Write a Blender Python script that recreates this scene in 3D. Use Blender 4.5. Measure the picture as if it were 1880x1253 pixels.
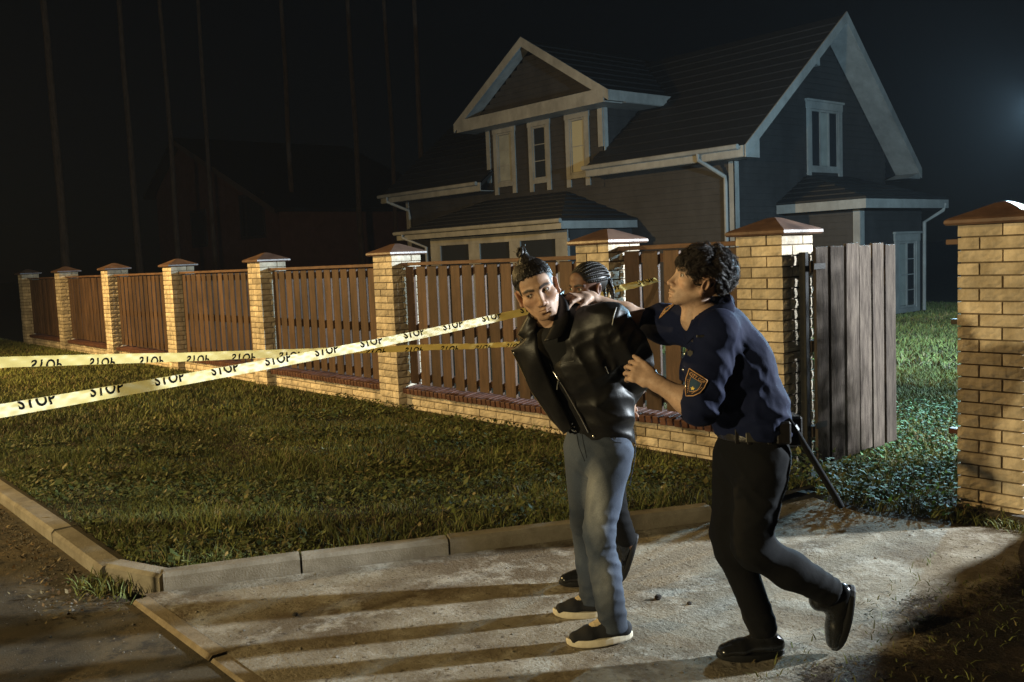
import bpy, bmesh, math, random
import numpy as np
from mathutils import Vector, Matrix, Quaternion
for _o in list(bpy.data.objects): bpy.data.objects.remove(_o)
SC = bpy.context.scene
COL = SC.collection
random.seed(7); RNG = np.random.default_rng(7)
PI = math.pi

# ------------------------------------------------------------------ camera
YAW, PITCH, ROLL, CAM_H = 0.8713, 0.0892, 0.0421, 1.65
_f = Vector((-math.sin(YAW)*math.cos(PITCH), math.cos(YAW)*math.cos(PITCH), -math.sin(PITCH)))
_r = Vector((math.cos(YAW), math.sin(YAW), 0)); _u = _r.cross(_f)
_R = _r*math.cos(ROLL) - _u*math.sin(ROLL); _U = _r*math.sin(ROLL) + _u*math.cos(ROLL)
cam_data = bpy.data.cameras.new('camera'); cam = bpy.data.objects.new('camera', cam_data); COL.objects.link(cam)
cam.matrix_world = Matrix(((_R.x,_U.x,-_f.x,0),(_R.y,_U.y,-_f.y,0),(_R.z,_U.z,-_f.z,CAM_H),(0,0,0,1)))
cam_data.sensor_width = 36; cam_data.lens = 32.93; cam_data.clip_end = 2000; cam_data.clip_start = .05
SC.camera = cam

# ------------------------------------------------------------------ night sky, moon, exposure
world = bpy.data.worlds.new('World'); SC.world = world; world.use_nodes = True
wn = world.node_tree.nodes; wl = world.node_tree.links
sky = wn.new('ShaderNodeTexSky'); sky.sky_type = 'NISHITA'; sky.sun_disc = False
MOON_EL, MOON_AZ = math.radians(28), math.radians(200)
sky.sun_elevation = MOON_EL; sky.sun_rotation = MOON_AZ
wl.new(sky.outputs[0], wn['Background'].inputs[0]); wn['Background'].inputs[1].default_value = 0.0003
moon = bpy.data.lights.new('moon', 'SUN'); moon.energy = 0.004; moon.angle = math.radians(.5); moon.color = (.8,.88,1)
mo = bpy.data.objects.new('moon', moon); COL.objects.link(mo)
mo.rotation_euler = (PI/2-MOON_EL, 0, PI-MOON_AZ)
SC.view_settings.view_transform = 'Standard'; SC.view_settings.look = 'None'
SC.view_settings.exposure = 0; SC.view_settings.gamma = 1; SC.view_settings.use_curve_mapping = False
SC.render.engine = 'CYCLES'; SC.cycles.use_denoising = True
SC.cycles.max_bounces = 5; SC.cycles.diffuse_bounces = 3; SC.cycles.glossy_bounces = 3; SC.cycles.transmission_bounces = 4
SC.cycles.sample_clamp_indirect = 4; SC.cycles.caustics_reflective = False; SC.cycles.caustics_refractive = False

# lamps (built further down with their posts): positions and power
LAMP_WARM = (-4.2, -9.2, 3.3); P_WARM = 4200; C_WARM = (1.0, .80, .42)
LAMP_WARM2 = (-18.0, -2.8, 5.6); P_WARM2 = 8600; C_WARM2 = (1.0, .67, .25)
LAMP_COOL = (2.68, 11.85, 3.4);  P_COOL = 14800; C_COOL = (.84, .93, 1.0)
HAZE = .00030
LAMP_YARD = (-4.42, 11.8, 3.08); P_YARD = 2900; C_YARD = (.46, .77, 1.0)

# ------------------------------------------------------------------ helpers
MATS = {}
def mat(name, col, rough=.8, col2=None, scale=8, spec=.3, metal=0, bump=0, bscale=40, detail=6, stretch=(1,1,1), emit=0, objvar=0, coat=0, sharp=(.35,.65), attr=None, dist=.01, sheen=0):
    if name in MATS: return MATS[name]
    m = bpy.data.materials.new(name); m.use_nodes = True
    N, L = m.node_tree.nodes, m.node_tree.links
    b = N['Principled BSDF']; b.inputs['Roughness'].default_value = rough; b.inputs['Metallic'].default_value = metal
    b.inputs['Specular IOR Level'].default_value = spec
    if coat: b.inputs['Coat Weight'].default_value = coat; b.inputs['Coat Roughness'].default_value = .2
    if sheen: b.inputs['Sheen Weight'].default_value = sheen
    tc = N.new('ShaderNodeTexCoord'); mp = N.new('ShaderNodeMapping'); mp.inputs['Scale'].default_value = stretch
    L.new(tc.outputs['Object'], mp.inputs[0])
    out = None
    if attr:
        a = N.new('ShaderNodeAttribute'); a.attribute_name = attr; out = a.outputs['Color']
    if col2 is not None:
        n = N.new('ShaderNodeTexNoise'); n.inputs['Scale'].default_value = scale; n.inputs['Detail'].default_value = detail; n.inputs['Roughness'].default_value = .65
        L.new(mp.outputs[0], n.inputs['Vector'])
        if objvar:
            oi0 = N.new('ShaderNodeObjectInfo'); va = N.new('ShaderNodeVectorMath'); va.operation = 'ADD'
            vs = N.new('ShaderNodeVectorMath'); vs.operation = 'SCALE'; cx = N.new('ShaderNodeCombineXYZ')
            L.new(oi0.outputs['Random'], cx.inputs[0]); L.new(oi0.outputs['Random'], cx.inputs[2])
            L.new(cx.outputs[0], vs.inputs[0]); vs.inputs['Scale'].default_value = 37
            L.new(mp.outputs[0], va.inputs[0]); L.new(vs.outputs[0], va.inputs[1]); L.new(va.outputs[0], n.inputs['Vector'])
        r = N.new('ShaderNodeValToRGB'); r.color_ramp.elements[0].position = sharp[0]; r.color_ramp.elements[1].position = sharp[1]
        r.color_ramp.elements[0].color = (*col,1); r.color_ramp.elements[1].color = (*col2,1)
        L.new(n.outputs[0], r.inputs[0])
        if out is None: out = r.outputs[0]
        else:
            mx = N.new('ShaderNodeMix'); mx.data_type = 'RGBA'; mx.blend_type = 'MULTIPLY'; mx.inputs[0].default_value = 1
            L.new(out, mx.inputs[6]); L.new(r.outputs[0], mx.inputs[7]); out = mx.outputs[2]
    if objvar:
        oi = N.new('ShaderNodeObjectInfo'); hs = N.new('ShaderNodeHueSaturation'); mr = N.new('ShaderNodeMapRange')
        mr.inputs[3].default_value = 1-objvar; mr.inputs[4].default_value = 1+objvar
        L.new(oi.outputs['Random'], mr.inputs[0]); L.new(mr.outputs[0], hs.inputs['Value'])
        if out is None: hs.inputs['Color'].default_value = (*col,1)
        else: L.new(out, hs.inputs['Color'])
        out = hs.outputs[0]
    if out is None: b.inputs['Base Color'].default_value = (*col,1)
    else: L.new(out, b.inputs['Base Color'])
    if bump:
        n2 = N.new('ShaderNodeTexNoise'); n2.inputs['Scale'].default_value = bscale; n2.inputs['Detail'].default_value = 5; n2.inputs['Roughness'].default_value = .6
        L.new(mp.outputs[0], n2.inputs['Vector'])
        bp = N.new('ShaderNodeBump'); bp.inputs['Strength'].default_value = bump; bp.inputs['Distance'].default_value = dist
        L.new(n2.outputs[0], bp.inputs['Height']); L.new(bp.outputs[0], b.inputs['Normal'])
    if emit:
        b.inputs['Emission Color'].default_value = (*col,1); b.inputs['Emission Strength'].default_value = emit
    MATS[name] = m; return m

def glass(name, col=(.02,.022,.025)):
    return mat(name, col, rough=.06, spec=.6)

class MB:                                                           # collects faces for ONE mesh object
    def __init__(s): s.v=[]; s.f=[]
    def add(s, vs, fs):
        o=len(s.v); s.v += [tuple(p) for p in vs]; s.f += [tuple(i+o for i in f) for f in fs]; return s
    def box(s, lo, hi):
        x0,y0,z0=lo; x1,y1,z1=hi
        return s.add([(x0,y0,z0),(x1,y0,z0),(x1,y1,z0),(x0,y1,z0),(x0,y0,z1),(x1,y0,z1),(x1,y1,z1),(x0,y1,z1)],
              [(0,3,2,1),(4,5,6,7),(0,1,5,4),(1,2,6,5),(2,3,7,6),(3,0,4,7)])
    def prism(s, poly, d):                                          # poly: 3D points of one face; d: extrusion vector
        n=len(poly); d=Vector(d); a=[Vector(p) for p in poly]
        return s.add([*a,*[p+d for p in a]], [tuple(range(n))[::-1], tuple(range(n,2*n))]+[(i,(i+1)%n,n+(i+1)%n,n+i) for i in range(n)])
    def tube(s, pts, r, n=8, cap=True):
        pts=[Vector(p) for p in pts]; rs = r if isinstance(r,(list,tuple)) else [r]*len(pts)
        vs=[]; fs=[]; up=None
        for i,p in enumerate(pts):
            t=(pts[min(i+1,len(pts)-1)]-pts[max(i-1,0)]).normalized()
            if up is None: up = t.orthogonal().normalized()
            up = (up - t*up.dot(t)); up = up.normalized() if up.length>1e-6 else t.orthogonal().normalized()
            w=t.cross(up)
            for k in range(n):
                a=2*PI*k/n; vs.append(p+(up*math.cos(a)+w*math.sin(a))*rs[i])
        for i in range(len(pts)-1):
            for k in range(n): fs.append((i*n+k,i*n+(k+1)%n,(i+1)*n+(k+1)%n,(i+1)*n+k))
        if cap: fs += [tuple(range(n))[::-1], tuple(range((len(pts)-1)*n,len(pts)*n))]
        return s.add(vs,fs)
    def mesh(s, name):
        m=bpy.data.meshes.new(name); m.from_pydata(s.v,[],s.f); m.update(); return m
    def build(s, name, m=None, parent=None, smooth=False, bevel=0):
        me=s.mesh(name)
        if bevel:
            bm=bmesh.new(); bm.from_mesh(me); bmesh.ops.remove_doubles(bm, verts=bm.verts, dist=1e-5)
            bmesh.ops.bevel(bm, geom=bm.edges[:], offset=bevel, segments=1, affect='EDGES'); bm.to_mesh(me); bm.free()
        return link(name, me, m, parent, smooth)
def link(name, me, m=None, parent=None, smooth=False):
    if m and not me.materials: me.materials.append(m)
    if smooth: me.polygons.foreach_set('use_smooth',[True]*len(me.polygons))
    o=bpy.data.objects.new(name, me); COL.objects.link(o)
    if parent: o.parent=parent
    return o
def np_mesh(name, V, F):                                            # fast mesh from numpy (F: n x 3 or n x 4)
    V=np.asarray(V,np.float32); F=np.asarray(F,np.int32); k=F.shape[1]
    me=bpy.data.meshes.new(name); me.vertices.add(len(V)); me.vertices.foreach_set('co',V.ravel())
    me.loops.add(F.size); me.loops.foreach_set('vertex_index',F.ravel()); me.polygons.add(len(F))
    me.polygons.foreach_set('loop_start',np.arange(0,F.size,k,dtype=np.int32)); me.polygons.foreach_set('loop_total',np.full(len(F),k,np.int32))
    me.update(calc_edges=True); return me
def tag(o, label=None, cat=None, group=None, kind=None):
    if label: o['label']=label
    if cat: o['category']=cat
    if group: o['group']=group
    if kind: o['kind']=kind
    return o
def empty(name, loc=(0,0,0), rz=0, label=None, cat=None, group=None):
    o=bpy.data.objects.new(name,None); COL.objects.link(o); o.location=loc; o.rotation_euler=(0,0,rz); o.empty_display_size=.1
    return tag(o,label,cat,group)
def sheet(name, poly, z, m, kind='structure'):
    mb=MB(); mb.add([(x,y,z) for x,y in poly],[tuple(range(len(poly)))]); return tag(mb.build(name,m),kind=kind)

# ------------------------------------------------------------------ the ground
def ground_mat(name, cols, scales, rough=.9, bump=.5, bs=60, dist=.01, spec=.25):
    """two layers of blotches over a base plus fine relief"""
    m=bpy.data.materials.new(name); m.use_nodes=True; N,L=m.node_tree.nodes,m.node_tree.links
    b=N['Principled BSDF']; b.inputs['Roughness'].default_value=rough; b.inputs['Specular IOR Level'].default_value=spec
    tc=N.new('ShaderNodeTexCoord'); prev=None
    for i,(c,s) in enumerate(zip(cols[1:],scales)):
        n=N.new('ShaderNodeTexNoise'); n.inputs['Scale'].default_value=s[0]; n.inputs['Detail'].default_value=8; n.inputs['Roughness'].default_value=.7
        mp=N.new('ShaderNodeMapping'); mp.inputs['Location'].default_value=(i*13.1,i*7.7,0); L.new(tc.outputs['Object'],mp.inputs[0]); L.new(mp.outputs[0],n.inputs['Vector'])
        r=N.new('ShaderNodeMapRange'); r.inputs[1].default_value=s[1]; r.inputs[2].default_value=s[2]; L.new(n.outputs[0],r.inputs[0])
        mx=N.new('ShaderNodeMix'); mx.data_type='RGBA'; L.new(r.outputs[0],mx.inputs[0])
        if prev is None: mx.inputs[6].default_value=(*cols[0],1)
        else: L.new(prev,mx.inputs[6])
        mx.inputs[7].default_value=(*c,1); prev=mx.outputs[2]
    L.new(prev,b.inputs['Base Color'])
    n2=N.new('ShaderNodeTexNoise'); n2.inputs['Scale'].default_value=bs; n2.inputs['Detail'].default_value=6; n2.inputs['Roughness'].default_value=.7; L.new(tc.outputs['Object'],n2.inputs['Vector'])
    bp=N.new('ShaderNodeBump'); bp.inputs['Strength'].default_value=bump; bp.inputs['Distance'].default_value=dist; L.new(n2.outputs[0],bp.inputs['Height']); L.new(bp.outputs[0],b.inputs['Normal'])
    return m
M_soil = ground_mat('soil',[(.035,.028,.018),(.05,.045,.02),(.02,.018,.01)],[(3,.45,.6),(12,.5,.65)])
M_road = ground_mat('dusty_asphalt',[(.070,.058,.038),(.135,.100,.055),(.034,.030,.024),(.20,.16,.10)],[(1.1,.48,.66),(7,.5,.62),(60,.62,.72)],bump=.8,bs=110)
M_conc = ground_mat('worn_concrete',[(.25,.212,.148),(.125,.092,.054),(.36,.325,.255),(.08,.060,.038),(.42,.39,.33)],[(1.1,.45,.58),(3.6,.50,.62),(22,.56,.66),(70,.61,.69)],bump=1,bs=45,dist=.02)
M_kerb = mat('kerb_concrete',(.28,.25,.195),.9,(.17,.145,.105),6,bump=.5,bscale=90,objvar=.1)
tag(sheet('ground',[(-400,-300),(400,-300),(400,600),(-400,600)],-.08,M_soil))
sheet('road',[(-200,-7),(60,-7),(60,1.46),(-200,1.46)],-.015,M_road)
drive=[(-4.86,1.535),(-3.50,4.52),(-3.36,5.35),(-2.9,5.2),(-2.4,5.32),(-2.06,5.62),(-2.06,14),(4,14),(4,1.535)]
sheet('driveway',drive,0.0,M_conc)
lawn=[(-120,1.52),(-5.30,1.52),(-4.88,1.68),(-3.50,4.56),(-3.42,5.62),(-3.42,5.9),(-120,5.9)]
sheet('lawn_soil',lawn,.035,M_soil)
sheet('yard_soil',[(-120,5.9),(-3.42,5.9),(-3.5,4.7),(-2.0,4.7),(-2.0,60),(-120,60)],-.006,M_soil)

# dark earth colour painting the shade over the near right corner of the drive
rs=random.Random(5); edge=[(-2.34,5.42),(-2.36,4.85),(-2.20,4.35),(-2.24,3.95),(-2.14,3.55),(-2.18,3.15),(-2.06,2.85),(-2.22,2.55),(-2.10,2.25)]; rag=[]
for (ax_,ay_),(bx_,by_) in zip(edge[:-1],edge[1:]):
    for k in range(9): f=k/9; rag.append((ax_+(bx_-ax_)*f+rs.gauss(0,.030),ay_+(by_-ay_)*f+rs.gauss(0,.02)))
M_shade_earth=ground_mat('shade_earth',[(.045,.029,.016),(.022,.015,.009),(.085,.060,.034),(.035,.030,.012)],[(2.2,.46,.6),(14,.52,.64),(45,.58,.68)],bump=1,bs=60,dist=.03)
be=sheet('shade_earth',[(-2.75,5.42),(-2.75,1.62),(3.9,1.62),(3.9,5.42)],.005,M_shade_earth)
N_,L_=M_shade_earth.node_tree.nodes,M_shade_earth.node_tree.links                # grainy mask gives the painted shade a soft edge on the concrete
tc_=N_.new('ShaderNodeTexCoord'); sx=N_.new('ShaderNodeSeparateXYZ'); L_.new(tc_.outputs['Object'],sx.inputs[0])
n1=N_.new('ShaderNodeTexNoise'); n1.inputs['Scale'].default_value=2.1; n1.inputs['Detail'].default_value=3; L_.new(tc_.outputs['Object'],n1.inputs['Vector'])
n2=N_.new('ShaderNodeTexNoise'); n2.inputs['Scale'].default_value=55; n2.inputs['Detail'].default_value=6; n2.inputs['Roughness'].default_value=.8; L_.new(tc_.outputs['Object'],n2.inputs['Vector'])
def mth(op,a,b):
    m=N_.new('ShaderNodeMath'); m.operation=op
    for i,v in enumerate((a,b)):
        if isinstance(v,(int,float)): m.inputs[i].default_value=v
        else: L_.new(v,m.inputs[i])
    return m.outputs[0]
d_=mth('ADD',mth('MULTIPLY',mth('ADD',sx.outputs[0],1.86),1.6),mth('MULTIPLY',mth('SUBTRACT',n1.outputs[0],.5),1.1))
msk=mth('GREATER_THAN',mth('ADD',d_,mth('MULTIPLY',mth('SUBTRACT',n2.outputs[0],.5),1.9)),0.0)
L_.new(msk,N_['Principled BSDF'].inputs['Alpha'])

# kerb: stones laid end to end
def kerb_run(pts, w, h, L, parent, m):
    for (a,b) in zip(pts[:-1],pts[1:]):
        a,b=Vector(a),Vector(b); d=b-a; n=max(1,round(d.length/L)); 
        for i in range(n):
            p=a+d*(i/n); q=a+d*((i+1)/n); ln=(q-p).length-.012
            mb=MB(); c=.018
            prof=[(0,-.1),(w,-.1),(w,h),(c,h),(0,h-c)]
            mb.prism([(0,y,z) for y,z in prof],(ln,0,0))
            o=mb.build('kerb_stone',m,parent); o.location=(p.x,p.y,random.uniform(-.006,.006)); o.rotation_euler=(random.uniform(-.02,.02),random.uniform(-.004,.004),math.atan2(d.y,d.x)+random.uniform(-.006,.006))
ks=tag(MB().build('roadside_kerb'),kind='structure')
kerb_run([(-30,1.46),(-5.30,1.46)],.12,.062,1.0,ks,M_kerb)
kd=tag(MB().build('driveway_kerb'),kind='structure')
kerb_run([(-5.26,1.47),(-4.84,1.62)],.10,.085,1,kd,M_kerb)
kerb_run([(-4.835,1.63),(-4.55,2.28),(-3.51,4.50)],.10,.085,.95,kd,M_kerb)
kf=tag(MB().build('flush_kerb'),kind='structure')
kerb_run([(-4.80,1.455),(4,1.455)],.085,.003,1.0,kf,mat('sandy_concrete',(.25,.20,.13),.9,(.15,.115,.07),9,bump=.5,bscale=80,objvar=.1))

# ------------------------------------------------------------------ brick fence
M_brick = mat('yellow_brick',(.67,.57,.44),.85,(.48,.395,.285),9,bump=.8,bscale=45,objvar=.22,dist=.006)
M_cope  = mat('brown_brick',(.13,.055,.035),.6,(.09,.04,.028),18,bump=.3,bscale=70,objvar=.15)
M_mortar= mat('mortar',(.20,.155,.105),.95,(.12,.09,.06),20)
M_cap   = mat('cap_glazed',(.17,.10,.068),.32,(.09,.052,.038),5,spec=.5,bump=.15,bscale=20,objvar=.1)
M_board = mat('brown_stained_wood',(.105,.060,.036),.6,(.070,.040,.025),6,bump=.35,bscale=30,stretch=(6,6,.6),objvar=.26,spec=.25)
M_rail  = mat('brown_rail_wood',(.16,.085,.05),.65,(.10,.055,.035),5,bump=.4,bscale=25,stretch=(.6,6,6))
def stain(m,scale=1.7,lo=.62,hi=1.12):
    """old water marks and soot that run across many bricks or boards: world-space blotches over the base colour"""
    N,L=m.node_tree.nodes,m.node_tree.links; b=N['Principled BSDF'].inputs['Base Color']; src=b.links[0].from_socket
    g=N.new('ShaderNodeNewGeometry'); mp=N.new('ShaderNodeMapping'); mp.inputs['Scale'].default_value=(1,1,.35); n=N.new('ShaderNodeTexNoise'); n.inputs['Scale'].default_value=scale*3; n.inputs['Detail'].default_value=7; n.inputs['Roughness'].default_value=.7
    L.new(g.outputs['Position'],mp.inputs[0]); L.new(mp.outputs[0],n.inputs['Vector']); r=N.new('ShaderNodeMapRange'); r.inputs[1].default_value=.34; r.inputs[2].default_value=.62; r.inputs[3].default_value=lo; r.inputs[4].default_value=hi; L.new(n.outputs[0],r.inputs[0])
    h=N.new('ShaderNodeHueSaturation'); L.new(src,h.inputs['Color']); L.new(r.outputs[0],h.inputs['Value']); L.new(h.outputs[0],b)
for m_ in (M_brick,M_board,M_rail,M_cope): stain(m_)
BL,BW,BH,BJ=.25,.12,.065,.010
def rock_brick(seed, nx=7, nz=3, ends=True):
    """brick with a split (rock) face on its long front (-y) and on the end at +x and -x"""
    rg=np.random.default_rng(seed); mb=MB()
    def face(o,du,dv,nrm,nu,nv,amp):
        vs=[];fs=[]
        for j in range(nv+1):
            for i in range(nu+1):
                e=(0<i<nu) and (0<j<nv)
                h=amp*(rg.uniform(.15,1.0)) if e else amp*rg.uniform(-.15,.12)
                ju=0 if i in(0,nu) else rg.uniform(-.2,.2)
                vs.append(Vector(o)+Vector(du)*((i+ju)/nu)+Vector(dv)*(j/nv)+Vector(nrm)*h)
        for j in range(nv):
            for i in range(nu):
                a=j*(nu+1)+i; fs.append((a,a+1,a+nu+2,a+nu+1))
        mb.add(vs,fs)
    a,b,c=BL/2,BW/2,BH
    face((-a,-b,0),(2*a,0,0),(0,0,c),(0,-1,0),nx,nz,.009)
    face((a,-b,0),(0,2*b,0),(0,0,c),(1,0,0),3,nz,.007)
    face((-a,b,0),(0,-2*b,0),(0,0,c),(-1,0,0),3,nz,.007)
    mb.add([(-a,-b,0),(a,-b,0),(a,b,0),(-a,b,0),(-a,-b,c),(a,-b,c),(a,b,c),(-a,b,c)],[(0,3,2,1),(4,5,6,7),(2,3,7,6)])
    return mb.mesh('brick')
BRICKS=[rock_brick(i) for i in range(8)]
for m_ in BRICKS: m_.materials.append(M_brick)
CAPMESH=None
def cap_mesh():
    mb=MB(); prof=[(.235,0),(.245,.012),(.243,.03),(.225,.042),(.13,.082),(.04,.122),(.012,.128)]
    n=len(prof)
    for k in range(4):
        c,s=[(1,0),(0,1),(-1,0),(0,-1)][k]
        vs=[]
        for r,z in prof: vs += [(c*r-s*-r, s*r+c*-r, z),(c*r-s*r, s*r+c*r, z)]
        mb.add(vs,[(2*i,2*i+1,2*i+3,2*i+2) for i in range(n-1)])
    mb.add([(-.235,-.235,0),(.235,-.235,0),(.235,.235,0),(-.235,.235,0)],[(0,3,2,1)]); mb.add([(-.012,-.012,.128),(.012,-.012,.128),(.012,.012,.128),(-.012,.012,.128)],[(0,1,2,3)])
    me=mb.mesh('cap'); bm=bmesh.new(); bm.from_mesh(me); bmesh.ops.remove_doubles(bm,verts=bm.verts,dist=1e-4); bm.to_mesh(me); bm.free(); me.materials.append(M_cap); return me
CAPMESH=cap_mesh()
COURSES=23
PX=[-25.242,-21.996,-18.749,-15.502,-12.256,-9.009,-5.762,-4.116,-2.538]   # left edge of each pillar
FY=5.602; PW=.38
plab=['far left end pillar of the yellow brick fence','second yellow brick pillar from the left end of the fence','third yellow brick pillar from the left end of the fence',
 'fourth yellow brick pillar from the left end of the fence','fifth yellow brick pillar from the left, where the tapes cross in front','yellow brick pillar just right of the tape crossing, left of the arrested man',
 'yellow brick pillar behind the woman with braids','yellow brick pillar the open board gate hangs on, behind the officer','big yellow brick pillar at the right edge of the picture']
ZB=[-.06,-.06,-.06,-.06,-.06,-.06,0,0,0]
def pillar(i):
    x=PX[i]; t=empty('brick_pillar',(x+PW/2,FY+PW/2,0),0,plab[i],'pillar','brick pillars of the fence')
    core=MB().box((-PW/2+.014,-PW/2+.014,-.08),(PW/2-.014,PW/2-.014,1.722)); core.build('mortar_core',M_mortar,t)
    for c in range(COURSES):
        for k in range(4):
            o=bpy.data.objects.new('brick',random.choice(BRICKS)); COL.objects.link(o); o.parent=t
            # pinwheel of four bricks, mirrored in every other course
            a=k*PI/2; m=1 if c%2==0 else -1
            lx=m*(-PW/2+BL/2); ly=-PW/2+BW/2
            j=lambda s: random.uniform(-s,s)
            px,py=lx+j(.001),ly+j(.0025)
            o.location=(px*math.cos(a)-py*math.sin(a), px*math.sin(a)+py*math.cos(a), c*(BH+BJ)+BJ+.0); o.rotation_euler=(0,0,a+j(.006))
    cp=bpy.data.objects.new('cap',CAPMESH); COL.objects.link(cp); cp.parent=t; cp.location=(0,0,1.727); cp.rotation_euler=(0,0,random.uniform(-.03,.03))
    return t
for i in range(9): pillar(i)
# footing of the right pillar
tag(MB().box((-2.62,5.53,-.1),(-2.08,6.06,.055)).build('pillar_footing',mat('dark_footing',(.06,.05,.04),.95,(.03,.025,.02),9,bump=.8,bscale=30),bevel=.01),'dark rough concrete footing under the right hand brick pillar','footing')

# plinth walls and board panels between pillars
HB=[]                                                              # coping brick: a header laid across, slightly sloped
def cope_mesh():
    mb=MB(); mb.box((-.031,-.10,-.03),(.031,.135,.03)); me=mb.mesh('coping_brick')
    bm=bmesh.new(); bm.from_mesh(me); bmesh.ops.bevel(bm,geom=bm.edges[:],offset=.005,segments=1,affect='EDGES'); bm.to_mesh(me); bm.free(); me.materials.append(M_cope); return me
COPE=cope_mesh()
pl=['far left section','second section from the left end','third section from the left end','fourth section from the left end','section behind the tape crossing','long section left of the arrested man','short section between the two people']
def half(me_src):
    return me_src
def span(i):
    x0,x1=PX[i]+PW,PX[i+1]; L=x1-x0; z0=-.06 if i<6 else 0.0
    t=empty('plinth_wall',((x0+x1)/2,FY+.15,z0),0,'low yellow brick plinth with brown coping, '+pl[i],'wall','brick plinths of the fence')
    MB().box((-L/2,-.03,-.1),(L/2,.09,.285)).build('mortar_core',M_mortar,t)
    step=BL+BJ
    for c in range(4):
        x=-L/2-(step/2 if c%2 else 0)
        while x<L/2-.02:
            a=max(x,-L/2+.004); b=min(x+BL,L/2-.004)
            if b-a>.03:
                o=bpy.data.objects.new('brick',random.choice(BRICKS)); COL.objects.link(o); o.parent=t
                o.location=((a+b)/2,.016+random.uniform(-.002,.002),c*(BH+BJ)-.01); o.scale=((b-a)/BL,1,1)
            x+=step
    n=int(L/.072); 
    for k in range(n):
        o=bpy.data.objects.new('coping_brick',COPE); COL.objects.link(o); o.parent=t
        o.location=(-L/2+(k+.5)*L/n,.0,.305+random.uniform(-.003,.003)); o.rotation_euler=(-.0+.12,0,random.uniform(-.02,.02))
    # board panel
    p=empty('fence_panel',((x0+x1)/2,FY+.17,z0),0,'brown upright board fence panel, '+pl[i],'fence','board panels of the fence')
    nb=max(3,round(L/.205)); pit=L/nb
    for k in range(nb):
        w=pit-.050+random.uniform(-.006,.006); h0,h1=.355+random.uniform(0,.02),1.655
        mb=MB(); mb.box((-w/2,-.015,0),(w/2,.014,h1-h0))
        o=mb.build('board',M_board,p,bevel=.003); o.location=(-L/2+(k+.5)*pit+random.uniform(-.004,.004),random.uniform(-.003,.003),h0); o.rotation_euler=(0,random.uniform(-.004,.004),random.uniform(-.03,.03))
    for za,zb in ((1.56,1.63),(.94,1.03),(.42,.49)):
        MB().box((-L/2,.0145,za),(L/2,.055,zb)).build('rail',M_rail,p,bevel=.003)
    MB().box((-L/2+.003,-.055,1.665),(L/2-.003,.075,1.70)).build('top_rail',M_rail,p,bevel=.004)
for i in range(7): span(i)

# open wicket gate: six boards on a frame, hung on the pillar and swung into the yard
g=empty('board_gate',(-3.60,5.72,.0),PI/2,'open gate of weathered grey brown upright boards behind the officer','gate')
M_gate=mat('weathered_wood',(.115,.090,.070),.85,(.042,.031,.024),6,bump=.7,bscale=24,stretch=(5,5,.7),objvar=.26,spec=.15)
gx=.02
for k in range(6):
    w=[.15,.165,.165,.155,.165,.15][k]; top=1.635+random.uniform(-.012,.012); z0=.12+random.uniform(-.01,.01)
    o=MB().box((0,-.012,0),(w,.012,top-z0)).build('board',M_gate,g,bevel=.003); o.location=(gx,-.028+random.uniform(-.004,.004),z0); o.rotation_euler=(0,random.uniform(-.006,.006),random.uniform(-.04,.04)); gx+=w+.03
M_iron=mat('dark_iron',(.03,.028,.026),.5,metal=.6)
MB().box((-.05,.0,.03),(-.005,.05,1.60)).build('hinge_post',mat('dark_paint_metal',(.006,.006,.006),.7),g,bevel=.003)
for z in (.35,.95,1.5): MB().box((.0,-.010,z-.04),(gx-.03,.03,z+.04)).build('rail',M_gate,g,bevel=.003)
for z in (.4,1.5): MB().box((-.02,-.05,z-.02),(.12,-.042,z+.02)).build('hinge',M_iron,g)
# iron lock plates on the right pillar
for z,l,c in ((1.63,.10,(.10,.06,.04)),(1.15,.07,(.12,.11,.09)),(.48,.085,(.16,.07,.045))):
    o=MB().box((-l,-.03,-.016),(.004,.03,.016)).build('latch_plate',mat('latch_%d'%int(z*100),c,.5,metal=.3),bevel=.002); o.location=(PX[8]-.003,FY+.10,z)
    tag(o,{163:'brown bracket near the top of the right brick pillar',115:'small grey bracket halfway up the right brick pillar',48:'short reddish bracket low on the right brick pillar'}[int(round(z*100))],'bracket','brackets on the right pillar')

# ------------------------------------------------------------------ the dark timber house
M_side = mat('dark_siding_paint',(.032,.029,.028),.6,(.024,.022,.021),4,bump=.15,bscale=30,spec=.3)
M_trim = mat('white_trim_paint',(.26,.25,.23),.55,(.20,.19,.175),3,spec=.35)
M_roof = mat('charcoal_roof_tile',(.016,.015,.015),.6,(.010,.010,.010),10,spec=.25)
M_glass= glass('dark_window_glass'); M_curt=mat('lit_curtain',(.34,.30,.19),.9,emit=.03); M_pale=mat('pale_blind',(.26,.26,.23),.9,(.20,.20,.18),3)
for m_ in (M_side,M_trim): stain(m_,.5,.75,1.15)
H=empty('timber_house',(-18,19.5,0),0,'dark clapboard house with white trim, dormer and steep gable behind the fence','house')
def hp(mb,name,m,parent=None,bevel=0,kind=None):
    o=mb.build(name,m,parent or H,bevel=bevel)
    if parent is None or parent is H: o.location=(18,-19.5,0)
    else: o.location=(0,0,0)
    if kind: o['kind']=kind
    return o
XL,XR,YF,YB=-24.4,-12.13,16.5,22.75
EY,EZ,RY,RZ,BY,BZ=16.0,3.68,19.85,6.74,23.3,3.40
XO=-11.48; XOL=-25.03
def zroof(y): return EZ+(RZ-EZ)*(y-EY)/(RY-EY) if y<RY else RZ+(BZ-RZ)*(y-RY)/(BY-RY)
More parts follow.
